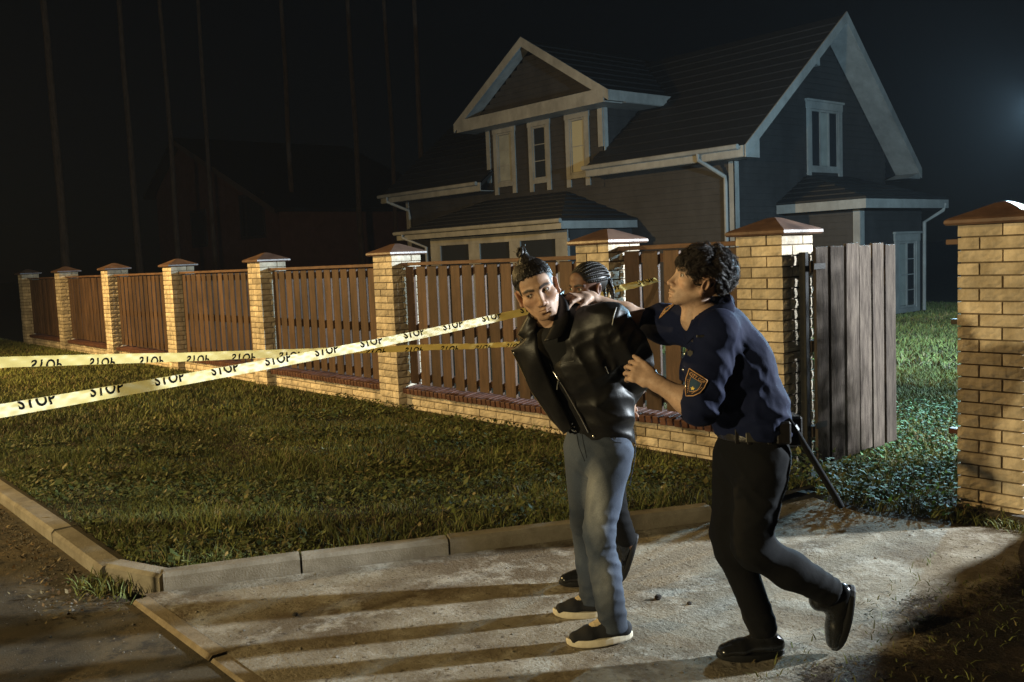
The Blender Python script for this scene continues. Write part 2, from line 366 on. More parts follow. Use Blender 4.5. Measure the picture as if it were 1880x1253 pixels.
def lap(mb, p0, p1, z0, z1, out, row=.14, clip=None):
    """rows of lapped boards on a vertical wall between plan points p0 and p1"""
    p0,p1,out=Vector((*p0,0)),Vector((*p1,0)),Vector((*out,0)); z=z0
    while z<z1-1e-3:
        zt=min(z+row,z1); a0,a1=0.,1.
        if clip:
            r=clip((z+zt)/2)
            if r is None: break
            a0,a1=r
        A=p0+(p1-p0)*a0; B=p0+(p1-p0)*a1; u=Vector((0,0,z)); v=Vector((0,0,zt))
        mb.add([A+u+out*.022,B+u+out*.022,B+v+out*.004,A+v+out*.004,A+u,B+u],[(0,1,2,3),(4,5,1,0)])
        z=zt
w=MB(); lap(w,(XL,YF),(XR,YF),0,3.66,(0,-1)); hp(w,'front_siding',M_side,kind='stuff')
def gclip(z):
    if z<3.45: return (0,1)
    a=EY+(z+.14-EZ)/(RZ-EZ)*(RY-EY); b=RY+(z+.14-RZ)/(BZ-RZ)*(BY-RY)
    return ((max(a,YF)-YF)/(YB-YF),(min(b,YB)-YF)/(YB-YF)) if b-a>.12 else None
w=MB(); lap(w,(XR,YF),(XR,YB),0,6.7,(1,0),clip=gclip); hp(w,'gable_siding',M_side,kind='stuff')
w=MB(); w.box((XL,YF+.02,-.05),(XR-.02,YB,3.3)); hp(w,'wall_body',M_side)
# roof slopes with stepped tile rows
def slope(mb, x0,x1, ya,za, yb,zb, rows, th=.10):
    for i in range(rows):
        t0,t1=i/rows,(i+1)/rows
        A=Vector((0,ya+(yb-ya)*t0,za+(zb-za)*t0)); B=Vector((0,ya+(yb-ya)*t1,za+(zb-za)*t1))
        n=Vector((0,-(zb-za),(yb-ya))).normalized()
        if n.z<0: n=-n
        a=A+n*.05; b=B+n*.022
        mb.add([(x0,a.y,a.z),(x1,a.y,a.z),(x1,b.y,b.z),(x0,b.y,b.z),(x0,A.y,A.z),(x1,A.y,A.z)],[(0,1,2,3),(4,5,1,0)])
    d=Vector((0,0,-th)); 
    mb.add([(x0,ya,za),(x1,ya,za),(x1,yb,zb),(x0,yb,zb),(x0,ya,za-th),(x1,ya,za-th),(x1,yb,zb-th),(x0,yb,zb-th)],[(4,7,6,5),(0,4,5,1),(1,5,6,2),(3,2,6,7),(0,3,7,4)])
w=MB()
slope(w,XOL,-20.05,EY,EZ,RY,RZ,14); slope(w,-16.0,XO,EY,EZ,RY,RZ,14); slope(w,-20.05,-16.0,YF+.02,zroof(YF+.02),RY,RZ,12)
slope(w,XOL,XO,BY,BZ,RY,RZ,12); roof=hp(w,'roof',M_roof,kind='stuff')
# soffits, fascia, barge boards, gutters
def beam(mb,a,b,wv,hv):
    a,b,wv,hv=Vector(a),Vector(b),Vector(wv),Vector(hv); mb.prism([a,a+wv,a+wv+hv,a+hv],b-a)
def obj_beam(name,a,b,wv,hv,m=None,parent=None):
    mb=MB(); beam(mb,a,b,wv,hv); return hp(mb,name,m or M_trim,parent)
for x0,x1 in ((XOL,-20.05),(-16.0,XO-.03)):
    obj_beam('fascia',(x0,EY-.03,EZ-.20),(x1,EY-.03,EZ-.20),(0,.028,0),(0,0,.22))
    obj_beam('soffit',(x0,EY,EZ-.21),(x1,EY,EZ-.21),(0,.5,0),(0,0,.02))
    mb=MB(); mb.tube([(x0-.05,EY-.085,EZ-.0),(x1-.1,EY-.085,EZ-.0)],.055,8); hp(mb,'gutter',M_trim)
obj_beam('barge_board',(XO,EY-.03,EZ-.22),(XO,RY,RZ-.16),(.03,0,0),(0,0,.24))
obj_beam('barge_board',(XO,RY,RZ-.16),(XO,BY+.02,BZ-.20),(.03,0,0),(0,0,.24))
obj_beam('rake_soffit',(XR+.03,EY,EZ-.15),(XR+.03,RY,RZ-.13),(XO-XR-.032,0,0),(0,0,.018))
obj_beam('rake_soffit',(XR+.03,RY,RZ-.13),(XR+.03,BY,BZ-.14),(XO-XR-.032,0,0),(0,0,.018))
mb=MB(); mb.prism([(XO-.01,BY-.62,BZ-.22),(XO-.01,BY,BZ-.22),(XO-.01,BY,BZ-.06)],(XR-XO+.05,0,0)); hp(mb,'eave_box',M_trim)
mb=MB(); mb.prism([(XO-.012,EY,EZ-.215),(XO-.012,YF,EZ-.215),(XO-.012,YF,EZ+.2)],(-.02,0,0)); hp(mb,'eave_return',M_trim)
# small vent box by the ridge on the gable
mb=MB(); mb.prism([(XR+.03,18.95,5.72),(XR+.03,19.42,5.66),(XR+.03,19.42,6.08)],(.22,0,0)); hp(mb,'vent_hood',M_trim)
obj_beam('corner_board',(XR-.12,YF-.035,0),(XR-.12,YF-.035,3.46),(.155,0,0),(0,.034,0))
obj_beam('corner_board',(XR+.003,YF-.035,0),(XR+.003,YF-.035,3.46),(.03,0,0),(0,.15,0))
obj_beam('corner_board',(XL,YF-.035,0),(XL,YF-.035,3.46),(.14,0,0),(0,.034,0))
mb=MB(); mb.tube([(-12.62,15.92,3.66),(-12.62,15.92,3.52),(-12.30,16.40,3.15),(-12.30,16.42,3.0),(-12.30,16.42,.1)],.045,8); hp(mb,'downpipe',M_trim)
mb=MB(); mb.tube([(-24.6,15.92,3.66),(-24.6,15.92,3.5),(-24.15,16.40,3.2),(-24.15,16.42,3.0),(-24.15,16.42,.1)],.045,8); hp(mb,'downpipe',M_trim)
# dormer
DX0,DX1=-20.26,-15.88; DZ=5.30; AX,AZ=-18.04,7.05; PX0,PX1,PY=-20.95,-15.12,15.9
w=MB(); lap(w,(DX0,YF-.02),(DX1,YF-.02),3.25,5.32,(0,-1)); hp(w,'dormer_siding',M_side,kind='stuff')
w=MB(); lap(w,(DX1,YF-.02),(DX1,19.6),3.4,5.32,(1,0)); hp(w,'dormer_side_siding',M_side,kind='stuff')
w=MB(); lap(w,(DX0,19.6),(DX0,YF-.02),3.4,5.32,(-1,0)); hp(w,'dormer_side_siding',M_side,kind='stuff')
w=MB(); w.box((DX0+.01,YF,3.3),(DX1-.01,19.6,5.3)); hp(w,'dormer_body',M_side)
def tri(z):
    t=(z-DZ)/(AZ-DZ); 
    return (t*(AX-PX0)/(PX1-PX0), 1-t*(PX1-AX)/(PX1-PX0)) if t<.93 else None
w=MB(); lap(w,(PX0,16.28),(PX1,16.28),5.34,7.0,(0,-1),clip=lambda z: tri(z+.14)); hp(w,'pediment_siding',M_side,kind='stuff')
# dormer roof: two slabs running back
w=MB()
for sx,(x0,x1) in ((-1,(PX0,AX)),(1,(PX1,AX))):
    rows=8
    for i in range(rows):
        t0,t1=i/rows,(i+1)/rows; xa,za=x0+(x1-x0)*t0,DZ+(AZ-DZ)*t0; xb,zb=x0+(x1-x0)*t1,DZ+(AZ-DZ)*t1
        w.add([(xa,PY,za+.06),(xa,20.3,za+.06),(xb,20.3,zb+.03),(xb,PY,zb+.03),(xa,PY,za),(xa,20.3,za)],[(0,1,2,3),(4,5,1,0)])
    w.add([(x0,PY+.03,DZ-.06),(x0,20.3,DZ-.06),(x1,20.3,AZ-.06),(x1,PY+.03,AZ-.06)],[(0,1,2,3)])
hp(w,'dormer_roof',M_roof,kind='stuff')
dz=.24
mb=MB(); beam(mb,(PX0,PY-.03,DZ-.16),(AX,PY-.03,AZ-.16),(0,.03,0),(0,0,dz)); hp(mb,'barge_board',M_trim)
mb=MB(); beam(mb,(AX,PY-.03,AZ-.16),(PX1,PY-.03,DZ-.16),(0,.03,0),(0,0,dz)); hp(mb,'barge_board',M_trim)
mb=MB(); beam(mb,(PX0+.05,PY+.002,DZ-.115),(AX,PY+.002,AZ-.10),(0,.36,0),(0,0,.02)); hp(mb,'rake_soffit',M_trim)
mb=MB(); beam(mb,(AX,PY+.002,AZ-.10),(PX1-.05,PY+.002,DZ-.115),(0,.36,0),(0,0,.02)); hp(mb,'rake_soffit',M_trim)
mb=MB(); mb.box((PX0+.12,PY-.034,DZ-.19),(PX1-.12,PY-.006,DZ+.13)); hp(mb,'cornice',M_trim)
mb=MB(); mb.box((PX0+.1,PY-.004,DZ-.19),(PX1-.1,YF-.03,DZ-.16)); hp(mb,'cornice_soffit',M_trim)
mb=MB(); mb.prism([(PX0+.4,PY-.004,DZ+.12),(PX0+.4,16.27,DZ+.24),(PX0+.4,16.27,DZ+.12)],(PX1-PX0-.8,0,0)); hp(mb,'cornice_roof',M_roof)
for x,s in ((PX1,1),(PX0,-1)):
    mb=MB(); mb.box((min(x,x+s*.03),PY-.03,DZ-.17),(max(x,x+s*.03),18.2,DZ+.07)); hp(mb,'fascia',M_trim)
    mb=MB(); mb.box((min(x,x-s*.75),YF-.02,DZ-.18),(max(x,x-s*.75),18.2,DZ-.16)); hp(mb,'soffit',M_trim)
obj_beam('corner_board',(DX1-.13,YF-.065,4.2),(DX1-.13,YF-.065,5.12),(.16,0,0),(0,.04,0))
obj_beam('corner_board',(DX1+.0235,YF-.02,4.1),(DX1+.0235,YF-.02,5.12),(.02,0,0),(0,.13,0))
obj_beam('corner_board',(DX0-.03,YF-.065,3.7),(DX0-.03,YF-.065,5.12),(.15,0,0),(0,.04,0))
def house_window(o0, du, wdt, z0, z1, out, rows, curtain, cols=1, feet=True, head=True):
    """casing, sash, panes and bars; o0: lower left plan point, du: unit along wall, out: unit outward"""
    du,out=Vector((*du,0)),Vector((*out,0)); o0=Vector((*o0,0))
    P=lambda a,b,z: o0+du*a+out*b+Vector((0,0,z))
    fr=MB()
    def bar(a0,a1,za,zb,b0,b1,mb):
        mb.prism([P(a0,b0,za),P(a1,b0,za),P(a1,b0,zb),P(a0,b0,zb)],out*(b1-b0))
    cw=.15
    ft=.2 if feet else 0
    bar(0,cw,z0-ft,z1-.161,0.024,.06,fr); bar(wdt-cw,wdt,z0-ft,z1-.161,.024,.06,fr)
    bar(-.02,wdt+.02,z1-.16,z1,.024,.066,fr)
    if head: bar(-.05,wdt+.05,z1+.001,z1+.05,.024,.10,fr)
    bar(cw+.001,wdt-cw-.001,z0,z0+.10,.024,.064,fr)
    W=hp(fr,'window',M_trim)
    a0,a1,za,zb=cw+.004,wdt-cw-.004,z0+.104,z1-.164
    sash=MB(); s=.05
    bar(a0,a0+s,za,zb,.010,.045,sash); bar(a1-s,a1,za,zb,.010,.045,sash); bar(a0+s+.001,a1-s-.001,za,za+s,.010,.044,sash); bar(a0+s+.001,a1-s-.001,zb-s,zb,.010,.044,sash)
    hp(sash,'sash',M_trim,W)
    ga,gb,gza,gzb=a0+s,a1-s,za+s,zb-s
    for c in range(cols):
        for r in range(rows):
            u0,u1=ga+(gb-ga)*c/cols,ga+(gb-ga)*(c+1)/cols; v0,v1=gza+(gzb-gza)*r/rows,gza+(gzb-gza)*(r+1)/rows
            pm=MB(); bar(u0+.008,u1-.008,v0+.008,v1-.008,.018,.026,pm); pm_m=curtain(c,r); hp(pm,'pane',pm_m,W)
    gm=MB()
    for r in range(1,rows): bar(ga+.001,gb-.001,gza+(gzb-gza)*r/rows-.011,gza+(gzb-gza)*r/rows+.011,.022,.036,gm)
    for c in range(1,cols): bar(ga+(gb-ga)*c/cols-.03,ga+(gb-ga)*c/cols+.03,gza+.001,gzb-.001,.021,.040,gm)
    if gm.v: hp(gm,'glazing_bar',M_trim,W)
house_window((-19.97,YF-.02),(1,0),.90,3.55,5.14,(0,-1),3,lambda c,r: M_pale)
house_window((-18.53,YF-.02),(1,0),.82,3.52,5.14,(0,-1),3,lambda c,r: M_glass)
house_window((-17.13,YF-.02),(1,0),.82,3.52,5.14,(0,-1),2,lambda c,r: M_curt)
house_window((XR+.0,19.19),(0,1),1.47,3.30,4.90,(1,0),1,lambda c,r:[M_glass,M_pale,M_glass][c],cols=3)
# ground floor bay with hipped roof
BX0,BX1,BYE,BZE=-21.3,-14.86,14.03,2.40; T0,T1,TZ=-20.4,-17.2,3.22
def hip(name,pts,rows,parent=H):                                    # pts: eave a,b / top a,b
    mb=MB(); a,b,c,d=[Vector(p) for p in pts]
    for i in range(rows):
        t0,t1=i/rows,(i+1)/rows; A,B=a.lerp(d,t0),b.lerp(c,t0); C,D=b.lerp(c,t1),a.lerp(d,t1); up=Vector((0,0,.04)); u2=Vector((0,0,.015))
        mb.add([A+up,B+up,C+u2,D+u2,A,B],[(0,1,2,3),(4,5,1,0)])
    return hp(mb,name,M_roof,kind='stuff')
hip('bay_roof',[(BX0,BYE,BZE),(BX1,BYE,BZE),(T1,YF-.03,TZ),(T0,YF-.03,TZ)],7)
hip('bay_roof',[(BX1,BYE,BZE),(BX1,YF-.03,BZE),(T1,YF-.03,TZ),(T1,YF-.03,TZ)],7)
hip('bay_roof',[(BX0,YF-.03,BZE),(BX0,BYE,BZE),(T0,YF-.03,TZ),(T0,YF-.03,TZ)],7)
mb=MB(); mb.box((BX0,BYE,BZE-.18),(BX1,BYE+.03,BZE-.01)); hp(mb,'bay_fascia',M_trim)
mb=MB(); mb.box((BX1-.03,BYE+.031,BZE-.18),(BX1,YF-.03,BZE-.01)); hp(mb,'bay_fascia',M_trim)
mb=MB(); mb.box((BX0,BYE+.031,BZE-.18),(BX0+.03,YF-.03,BZE-.01)); hp(mb,'bay_fascia',M_trim)
mb=MB(); mb.box((BX0+.031,BYE+.031,BZE-.17),(BX1-.031,YF-.03,BZE-.15)); hp(mb,'bay_soffit',M_trim)
mb=MB(); mb.tube([(BX0-.05,BYE-.05,BZE+.0),(BX1+.03,BYE-.05,BZE+.0)],.05,8); hp(mb,'gutter',M_trim)
mb=MB(); mb.tube([(-20.95,BYE-.05,BZE-.03),(-20.95,BYE-.05,BZE-.12),(-20.35,BYE+.28,BZE-.4),(-20.35,BYE+.30,.1)],.04,8); hp(mb,'downpipe',M_trim)
BYW=BYE+.36
mb=MB(); mb.box((-20.24,BYW-.02,2.02),(-15.04,BYW+.02,2.215)); hp(mb,'bay_header',M_trim)
for a,b in ((-20.24,-19.81),(-18.61,-18.17),(-17.03,-16.64),(-15.43,-15.04)):
    mb=MB(); mb.box((a,BYW-.022,.0),(b,BYW+.05,2.018)); hp(mb,'bay_post',M_trim)
for a,b in ((-19.81,-18.61),(-18.17,-17.03),(-16.64,-15.43)):
    mb=MB(); mb.box((a+.002,BYW+.012,.9),(b-.002,BYW+.024,2.018)); hp(mb,'bay_pane',M_glass)
    mb=MB(); mb.box((a+.002,BYW-.0,.0),(b-.002,BYW+.03,.898)); hp(mb,'bay_panel',M_side)
mb=MB(); mb.box((-15.07,BYW+.052,.0),(-15.04,YF-.03,2.215)); hp(mb,'bay_side_wall',M_side)
mb=MB(); mb.box((-20.24,BYW+.052,.0),(-20.21,YF-.03,2.215)); hp(mb,'bay_side_wall',M_side)
# annex on the gable side
AX0,AX1,AY0,AY1,AEZ=XR,-9.99,17.97,21.6,2.55; AT0,AT1,ATZ=19.2,20.9,3.22
hip('annex_roof',[(AX0,AY0,AEZ),(AX1,AY0,AEZ),(AX0+.03,AT0,ATZ),(AX0+.03,AT0,ATZ)],6)
hip('annex_roof',[(AX1,AY0,AEZ),(AX1,AY1,AEZ),(AX0+.03,AT1,ATZ),(AX0+.03,AT0,ATZ)],6)
hip('annex_roof',[(AX1,AY1,AEZ),(AX0,AY1,AEZ),(AX0+.03,AT1,ATZ),(AX0+.03,AT1,ATZ)],6)
mb=MB(); mb.box((AX0+.025,AY0,AEZ-.20),(AX1,AY0+.03,AEZ-.01)); hp(mb,'annex_fascia',M_trim)
mb=MB(); mb.box((AX1-.03,AY0+.031,AEZ-.20),(AX1,AY1,AEZ-.01)); hp(mb,'annex_fascia',M_trim)
mb=MB(); mb.box((AX0+.03,AY0+.031,AEZ-.19),(AX1-.031,AY1,AEZ-.17)); hp(mb,'annex_soffit',M_trim)
w=MB(); lap(w,(AX0,18.35),(-10.34,18.35),0,2.36,(0,-1)); hp(w,'annex_siding',M_side,kind='stuff')
w=MB(); lap(w,(-10.34,18.35),(-10.34,21.0),0,2.36,(1,0)); hp(w,'annex_siding',M_side,kind='stuff')
obj_beam('corner_board',(-10.47,18.30,0),(-10.47,18.30,2.355),(.16,0,0),(0,.034,0))
obj_beam('corner_board',(-10.338,18.335,0),(-10.338,18.335,2.355),(.03,0,0),(0,.14,0))
house_window((-10.34,19.72),(0,1),1.10,.05,1.80,(1,0),4,lambda c,r:[M_pale,M_glass][c],cols=2,feet=False)
mb=MB(); mb.tube([(-10.0,21.45,2.45),(-10.02,21.4,2.3),(-10.26,21.0,2.05),(-10.26,20.98,.05)],.04,8); hp(mb,'downpipe',M_trim)

# ------------------------------------------------------------------ neighbour's house far left
nb=empty('neighbour_house',(-52,25,0),0,'dim reddish brown gabled house beyond the far left fence','house')
M_nb=mat('reddish_boards',(.15,.070,.050),.8,(.11,.05,.036),2)
mb=MB(); mb.add([(-9,-3,0),(8,-3,0),(8,-3,4.6),(-4.2,-3,9.3),(-9,-3,6.6),(-9,8,0),(8,8,0),(8,8,4.6),(-4.2,8,9.3),(-9,8,6.6)],[(0,1,2,3,4),(9,8,7,6,5),(1,6,7,2),(0,4,9,5)]); mb.build('wall',M_nb,nb)
mb=MB()
beam(mb,(8.7,-3.6,4.40),(-4.2,-3.6,9.4),(0,12,0),(0,0,.2)); mb.build('roof',M_roof,nb)
mb=MB(); beam(mb,(-9.6,-3.6,6.32),(-4.205,-3.6,9.4),(0,12,0),(0,0,.2)); mb.build('roof',M_roof,nb)
mb=MB(); beam(mb,(8.7,-3.64,4.25),(-4.2,-3.64,9.25),(0,.035,0),(0,0,.3)); mb.build('barge_board',mat('nb_trim',(.10,.07,.05),.8),nb)
for x0,x1,z0,z1 in ((3.4,6.4,3.2,5.6),(-3.5,-1.2,3.0,5.2)):
    W=MB().box((x0,-3.06,z0),(x1,-3.005,z1)).build('window',mat('nb_frame',(.05,.04,.035),.7),nb)
    MB().box((x0+.15,-3.075,z0+.15),(x1-.15,-3.061,z1-.15)).build('pane',M_glass,W)

# ------------------------------------------------------------------ pines
M_bark=mat('pine_bark',(.15,.10,.07),.95,(.07,.048,.034),3,bump=.8,bscale=8,stretch=(3,3,.6),dist=.05)
M_needle=mat('pine_needles',(.02,.035,.018),.9,(.012,.02,.012),4)
def pine(x,y,h,r,lab,lx=0):
    t=empty('pine_tree',(x,y,-.05),0,lab,'tree','pine trees behind the fence')
    rr=random.Random(int(x*10)); pts=[];rad=[]
    for i in range(9):
        f=i/8; pts.append((lx*f*h+rr.uniform(-.06,.06)*f*2,rr.uniform(-.06,.06),f*h)); rad.append(r*(1.12 if i==0 else 1-.72*f))
    MB().tube(pts,rad,10).build('trunk',M_bark,t,smooth=True)
    # limbs and needle tufts in the top third
    lm=MB(); V=[];F=[]
    rg=np.random.default_rng(int(abs(x)*7))
    for k in range(16):
        f=.70+.29*k/16; a=k*2.4; L=(1.05-f)*h*.32+.5; b=Vector((pts[-1][0]*f,0,f*h)); e=b+Vector((math.cos(a)*L,math.sin(a)*L,L*.22))
        lm.tube([b,(b+e)/2+Vector((0,0,.1)),e],[.05,.035,.012],5)
        n=90; c=np.array(b)+rg.uniform(.35,1.05,(n,1))*(np.array(e-b))+rg.normal(0,.28,(n,3))
        d=rg.normal(0,1,(n,3)); d/=np.linalg.norm(d,axis=1)[:,None]; s=rg.normal(0,1,(n,3)); s=np.cross(d,s); s/=np.linalg.norm(s,axis=1)[:,None]
        q=np.concatenate([c-s*.07,c+s*.07,c+d*.35+s*.02,c+d*.35-s*.02]).reshape(4,n,3).transpose(1,0,2).reshape(-1,3)
        o=sum(len(v) for v in V); V.append(q); F.append(np.arange(n*4).reshape(n,4)+o)
    lm.build('limbs',M_bark,t); c=link('crown',np_mesh('crown',np.concatenate(V),np.concatenate(F)),M_needle,t); c['kind']='stuff'
for x,y,r,lx,l in ((-47,12.5,.20,-.004,'leftmost faint pine trunk at the left edge of the picture'),(-48,16.2,.17,0,'second faint pine trunk from the left'),(-48.5,18.4,.15,0,'third faint pine trunk from the left, beside the neighbour house'),
   (-50,21.0,.14,.003,'fourth faint pine trunk from the left, in front of the neighbour house'),(-46,23.8,.16,.006,'faint pine trunk just right of the neighbour house'),(-42,25.5,.16,0,'faint pine trunk halfway between the neighbour house and the dormer'),
   (-41,27,.13,.004,'thin faint pine trunk, second one left of the dormer'),(-36,25.3,.14,.006,'faint pine trunk nearest the left side of the dormer')):
    pine(x,y,31+random.uniform(-2,3),r,l,lx)

# ------------------------------------------------------------------ lamps (both stand outside the picture)
def light(name,typ,loc,power,col,size,parent):
    l=bpy.data.lights.new(name,typ); l.energy=power; l.color=col; l.shadow_soft_size=size
    o=bpy.data.objects.new(name,l); COL.objects.link(o); o.parent=parent; o.location=loc; return o
M_pole=mat('lamp_post_steel',(.25,.25,.25),.5,metal=.7)
def street_lamp(L,power,col,lab,aim=None):
    sl=empty('street_lamp',(L[0],L[1]-1.2,0),0,lab,'lamp','street lamps'); h=L[2]
    MB().tube([(0,0,-.08),(0,0,h-.3),(0,.25,h+.05),(0,.7,h+.22),(0,1.0,h+.22)],[.09,.07,.05,.045,.04],10).build('post',M_pole,sl,smooth=True)
    MB().prism([(-.14,.85,h+.20),(.14,.85,h+.20),(.16,1.45,h+.20),(-.16,1.45,h+.20)],(0,0,.10)).build('lamp_head',M_pole,sl)
    MB().prism([(-.11,.9,h+.185),(.11,.9,h+.185),(.12,1.4,h+.185),(-.12,1.4,h+.185)],(0,0,.012)).build('lens',mat('sodium_lens',C_WARM,.5,emit=20),sl)
    o=light('lamp_light','SPOT' if aim else 'POINT',(0,1.2,h),power,col,.12,sl)
    if aim: o.data.spot_size=math.radians(124); o.data.spot_blend=1.0; o.rotation_euler=(Vector(aim)-Vector(L)).to_track_quat('-Z','Y').to_euler()
street_lamp(LAMP_WARM,P_WARM,C_WARM,'sodium street lamp across the road behind the camera, outside the picture')
street_lamp(LAMP_WARM2,P_WARM2,C_WARM2,'orange street lamp across the road to the far left, outside the picture',(-14.5,3.4,0))
fl=empty('floodlight',(LAMP_COOL[0]+.35,LAMP_COOL[1]+.35,0),0,'cold white floodlight on a post in the yard to the right, outside the picture','lamp')
MB().tube([(0,0,-.08),(0,0,3.8)],[.05,.045],10).build('post',M_pole,fl,smooth=True)
MB().box((-.20,-.12,3.52),(.04,.02,3.70)).build('lamp_housing',M_pole,fl,bevel=.02)
lo=light('lamp_light','SPOT',(-.35,-.35,LAMP_COOL[2]),P_COOL,C_COOL,.17,fl); lo.data.spot_size=math.radians(66); lo.data.spot_blend=1.0
lo.rotation_euler=Vector((-5.6-LAMP_COOL[0],2.6-LAMP_COOL[1],1.2-LAMP_COOL[2])).to_track_quat('-Z','Y').to_euler()
yl=empty('yard_lamp',(LAMP_YARD[0]+.0,LAMP_YARD[1]+.0,0),0,'cold white yard lamp on a post beyond the gate, just outside the picture','lamp')
MB().tube([(0,0,-.08),(0,0,LAMP_YARD[2]-.14)],[.045,.04],10).build('post',M_pole,yl,smooth=True)
bm=bmesh.new(); bmesh.ops.create_uvsphere(bm,u_segments=16,v_segments=10,radius=.11); me=bpy.data.meshes.new('globe'); bm.to_mesh(me); bm.free()
gl=link('globe_cap',MB().tube([(0,0,LAMP_YARD[2]+.13),(0,0,LAMP_YARD[2]+.17),(0,0,LAMP_YARD[2]+.24)],[.10,.09,.02],14).mesh('globe_cap'),M_pole,yl)
light('lamp_light','POINT',(0,0,LAMP_YARD[2]),P_YARD,C_YARD,.10,yl)

# ------------------------------------------------------------------ grass
def in_poly(P,poly):
    x,y=P[:,0],P[:,1]; r=np.zeros(len(P),bool); n=len(poly)
    for i in range(n):
        (x0,y0),(x1,y1)=poly[i],poly[(i+1)%n]
        c=((y0>y)!=(y1>y)) & (x<(x1-x0)*(y-y0)/(y1-y0+1e-12)+x0); r^=c
    return r
def vnoise(P,s,seed=0):
    rg=np.random.default_rng(seed); v=np.zeros(len(P))
    for i in range(7):
        k=rg.normal(0,1,2)*s; v+=np.sin(P@k+rg.uniform(0,6.28))
    return v/7**.5
def blades(name,P,z,hgt,wid,m,seed,lean=.5,parent=None):
    rg=np.random.default_rng(seed); n=len(P); a=rg.uniform(0,2*PI,n); b=rg.uniform(0,2*PI,n)
    base=np.column_stack([P,np.full(n,z) if np.isscalar(z) else z]); s=np.column_stack([np.cos(a),np.sin(a),np.zeros(n)])*wid[:,None]/2
    l=rg.uniform(.15,1,n)*lean; d=np.column_stack([np.cos(b)*l,np.sin(b)*l,np.ones(n)]); d/=np.linalg.norm(d,axis=1)[:,None]
    mid=base+d*hgt[:,None]*.55; tip=mid+(d+np.column_stack([np.cos(b)*l,np.sin(b)*l,-.3*l]))*hgt[:,None]*.4
    V=np.stack([base-s,base+s,mid+s*.8,mid-s*.8,tip],1).reshape(-1,3); i=np.arange(n)[:,None]*5
    F=np.concatenate([i+np.array([[0,1,2]]),i+np.array([[0,2,3]]),i+np.array([[3,2,4]])])
    me=np_mesh(name,V,F)
    shade=np.repeat(rg.uniform(.55,1.35,n)*(1+.25*vnoise(P,3.3,seed)),5); dry=np.repeat((rg.uniform(0,1,n)<.15+.10*vnoise(P,2.6,seed+3)),5)
    col=np.where(dry[:,None],np.array([[.20,.155,.07]]),np.array([[.132,.145,.038]]))*shade[:,None]
    ca=me.color_attributes.new('tint','FLOAT_COLOR','POINT'); ca.data.foreach_set('color',np.column_stack([col,np.ones(len(col))]).astype(np.float32).ravel())
    o=link(name,me,m,parent); return o
def leaves(name,P,z,size,m,seed,hmax,cols):
    """broad weed leaves held at different heights and tilts"""
    rg=np.random.default_rng(seed); n=len(P); a=rg.uniform(0,2*PI,n); t=rg.uniform(-.2,.9,n)
    u=np.column_stack([np.cos(a)*np.cos(t),np.sin(a)*np.cos(t),np.sin(t)]); w=np.column_stack([-np.sin(a),np.cos(a),rg.uniform(-.35,.35,n)])
    c=np.column_stack([P,z+rg.uniform(.02,1,n)*hmax]); L=size[:,None]
    V=np.stack([c,c+u*L*.4+w*L*.32,c+u*L,c+u*L*.4-w*L*.32],1).reshape(-1,3); i=np.arange(n)[:,None]*4
    me=np_mesh(name,V,np.concatenate([i+np.array([[0,1,2]]),i+np.array([[0,2,3]])]))
    col=np.repeat(np.array(cols)[rg.integers(0,len(cols),n)]*rg.uniform(.6,1.3,(n,1)),4,axis=0)
    ca=me.color_attributes.new('tint','FLOAT_COLOR','POINT'); ca.data.foreach_set('color',np.column_stack([col,np.ones(len(col))]).astype(np.float32).ravel())
    return link(name,me,m)
M_grass=mat('grass_blades',(1,1,1),.7,attr='tint',spec=.25)
def scatter(x0,x1,y0,y1,n,poly=None,seed=1):
    rg=np.random.default_rng(seed); P=np.column_stack([rg.uniform(x0,x1,n),rg.uniform(y0,y1,n)])
    return P[in_poly(P,poly)] if poly else P
lawn_in=[(-60,1.63),(-5.28,1.63),(-4.95,1.78),(-3.58,4.58),(-3.46,5.60),(-60,5.60)]
P=scatter(-9.5,-3.4,1.6,5.66,150000,lawn_in,1); k=vnoise(P,4.2,5); keep=np.random.default_rng(2).uniform(0,1,len(P))<np.clip(.66+.2*k,.12,1); P=P[keep]; k=vnoise(P,5.5,9)
hg=np.clip(.042+.016*k,.018,.12)*np.random.default_rng(3).uniform(.5,1.5,len(P))
tag(blades('lawn_grass',P,.035,hg,np.random.default_rng(4).uniform(.0035,.009,len(P)),M_grass,11,lean=1.0),'short patchy grass on the verge in front of the fence','grass',kind='stuff')
P=scatter(-34,-9.5,1.6,5.66,110000,lawn_in,6)
tag(blades('lawn_grass',P,.035,np.random.default_rng(3).uniform(.03,.09,len(P)),np.random.default_rng(4).uniform(.008,.016,len(P)),M_grass,12,lean=.9),'short grass on the verge further left along the fence','grass',kind='stuff')
P=scatter(-10,-3.5,1.6,5.6,60000,lawn_in,21); k=vnoise(P,3.1,31); P=P[k>.05]
tag(leaves('verge_weeds',P,.035,np.random.default_rng(5).gamma(5,.0055,len(P)),M_grass,8,.075,[(.095,.120,.030),(.12,.13,.036),(.06,.08,.024),(.16,.14,.05),(.10,.115,.03)]),'low clover and dandelion leaves among the verge grass','weeds',kind='stuff')
P=scatter(-9,-3.6,1.65,5.5,420,lawn_in,88)
tag(leaves('fallen_leaves',P,.05,np.random.default_rng(6).uniform(.018,.045,len(P)),M_grass,29,.05,[(.30,.24,.11),(.22,.15,.06),(.36,.33,.22)]),'pale fallen leaves scattered over the verge grass','leaves',kind='stuff')
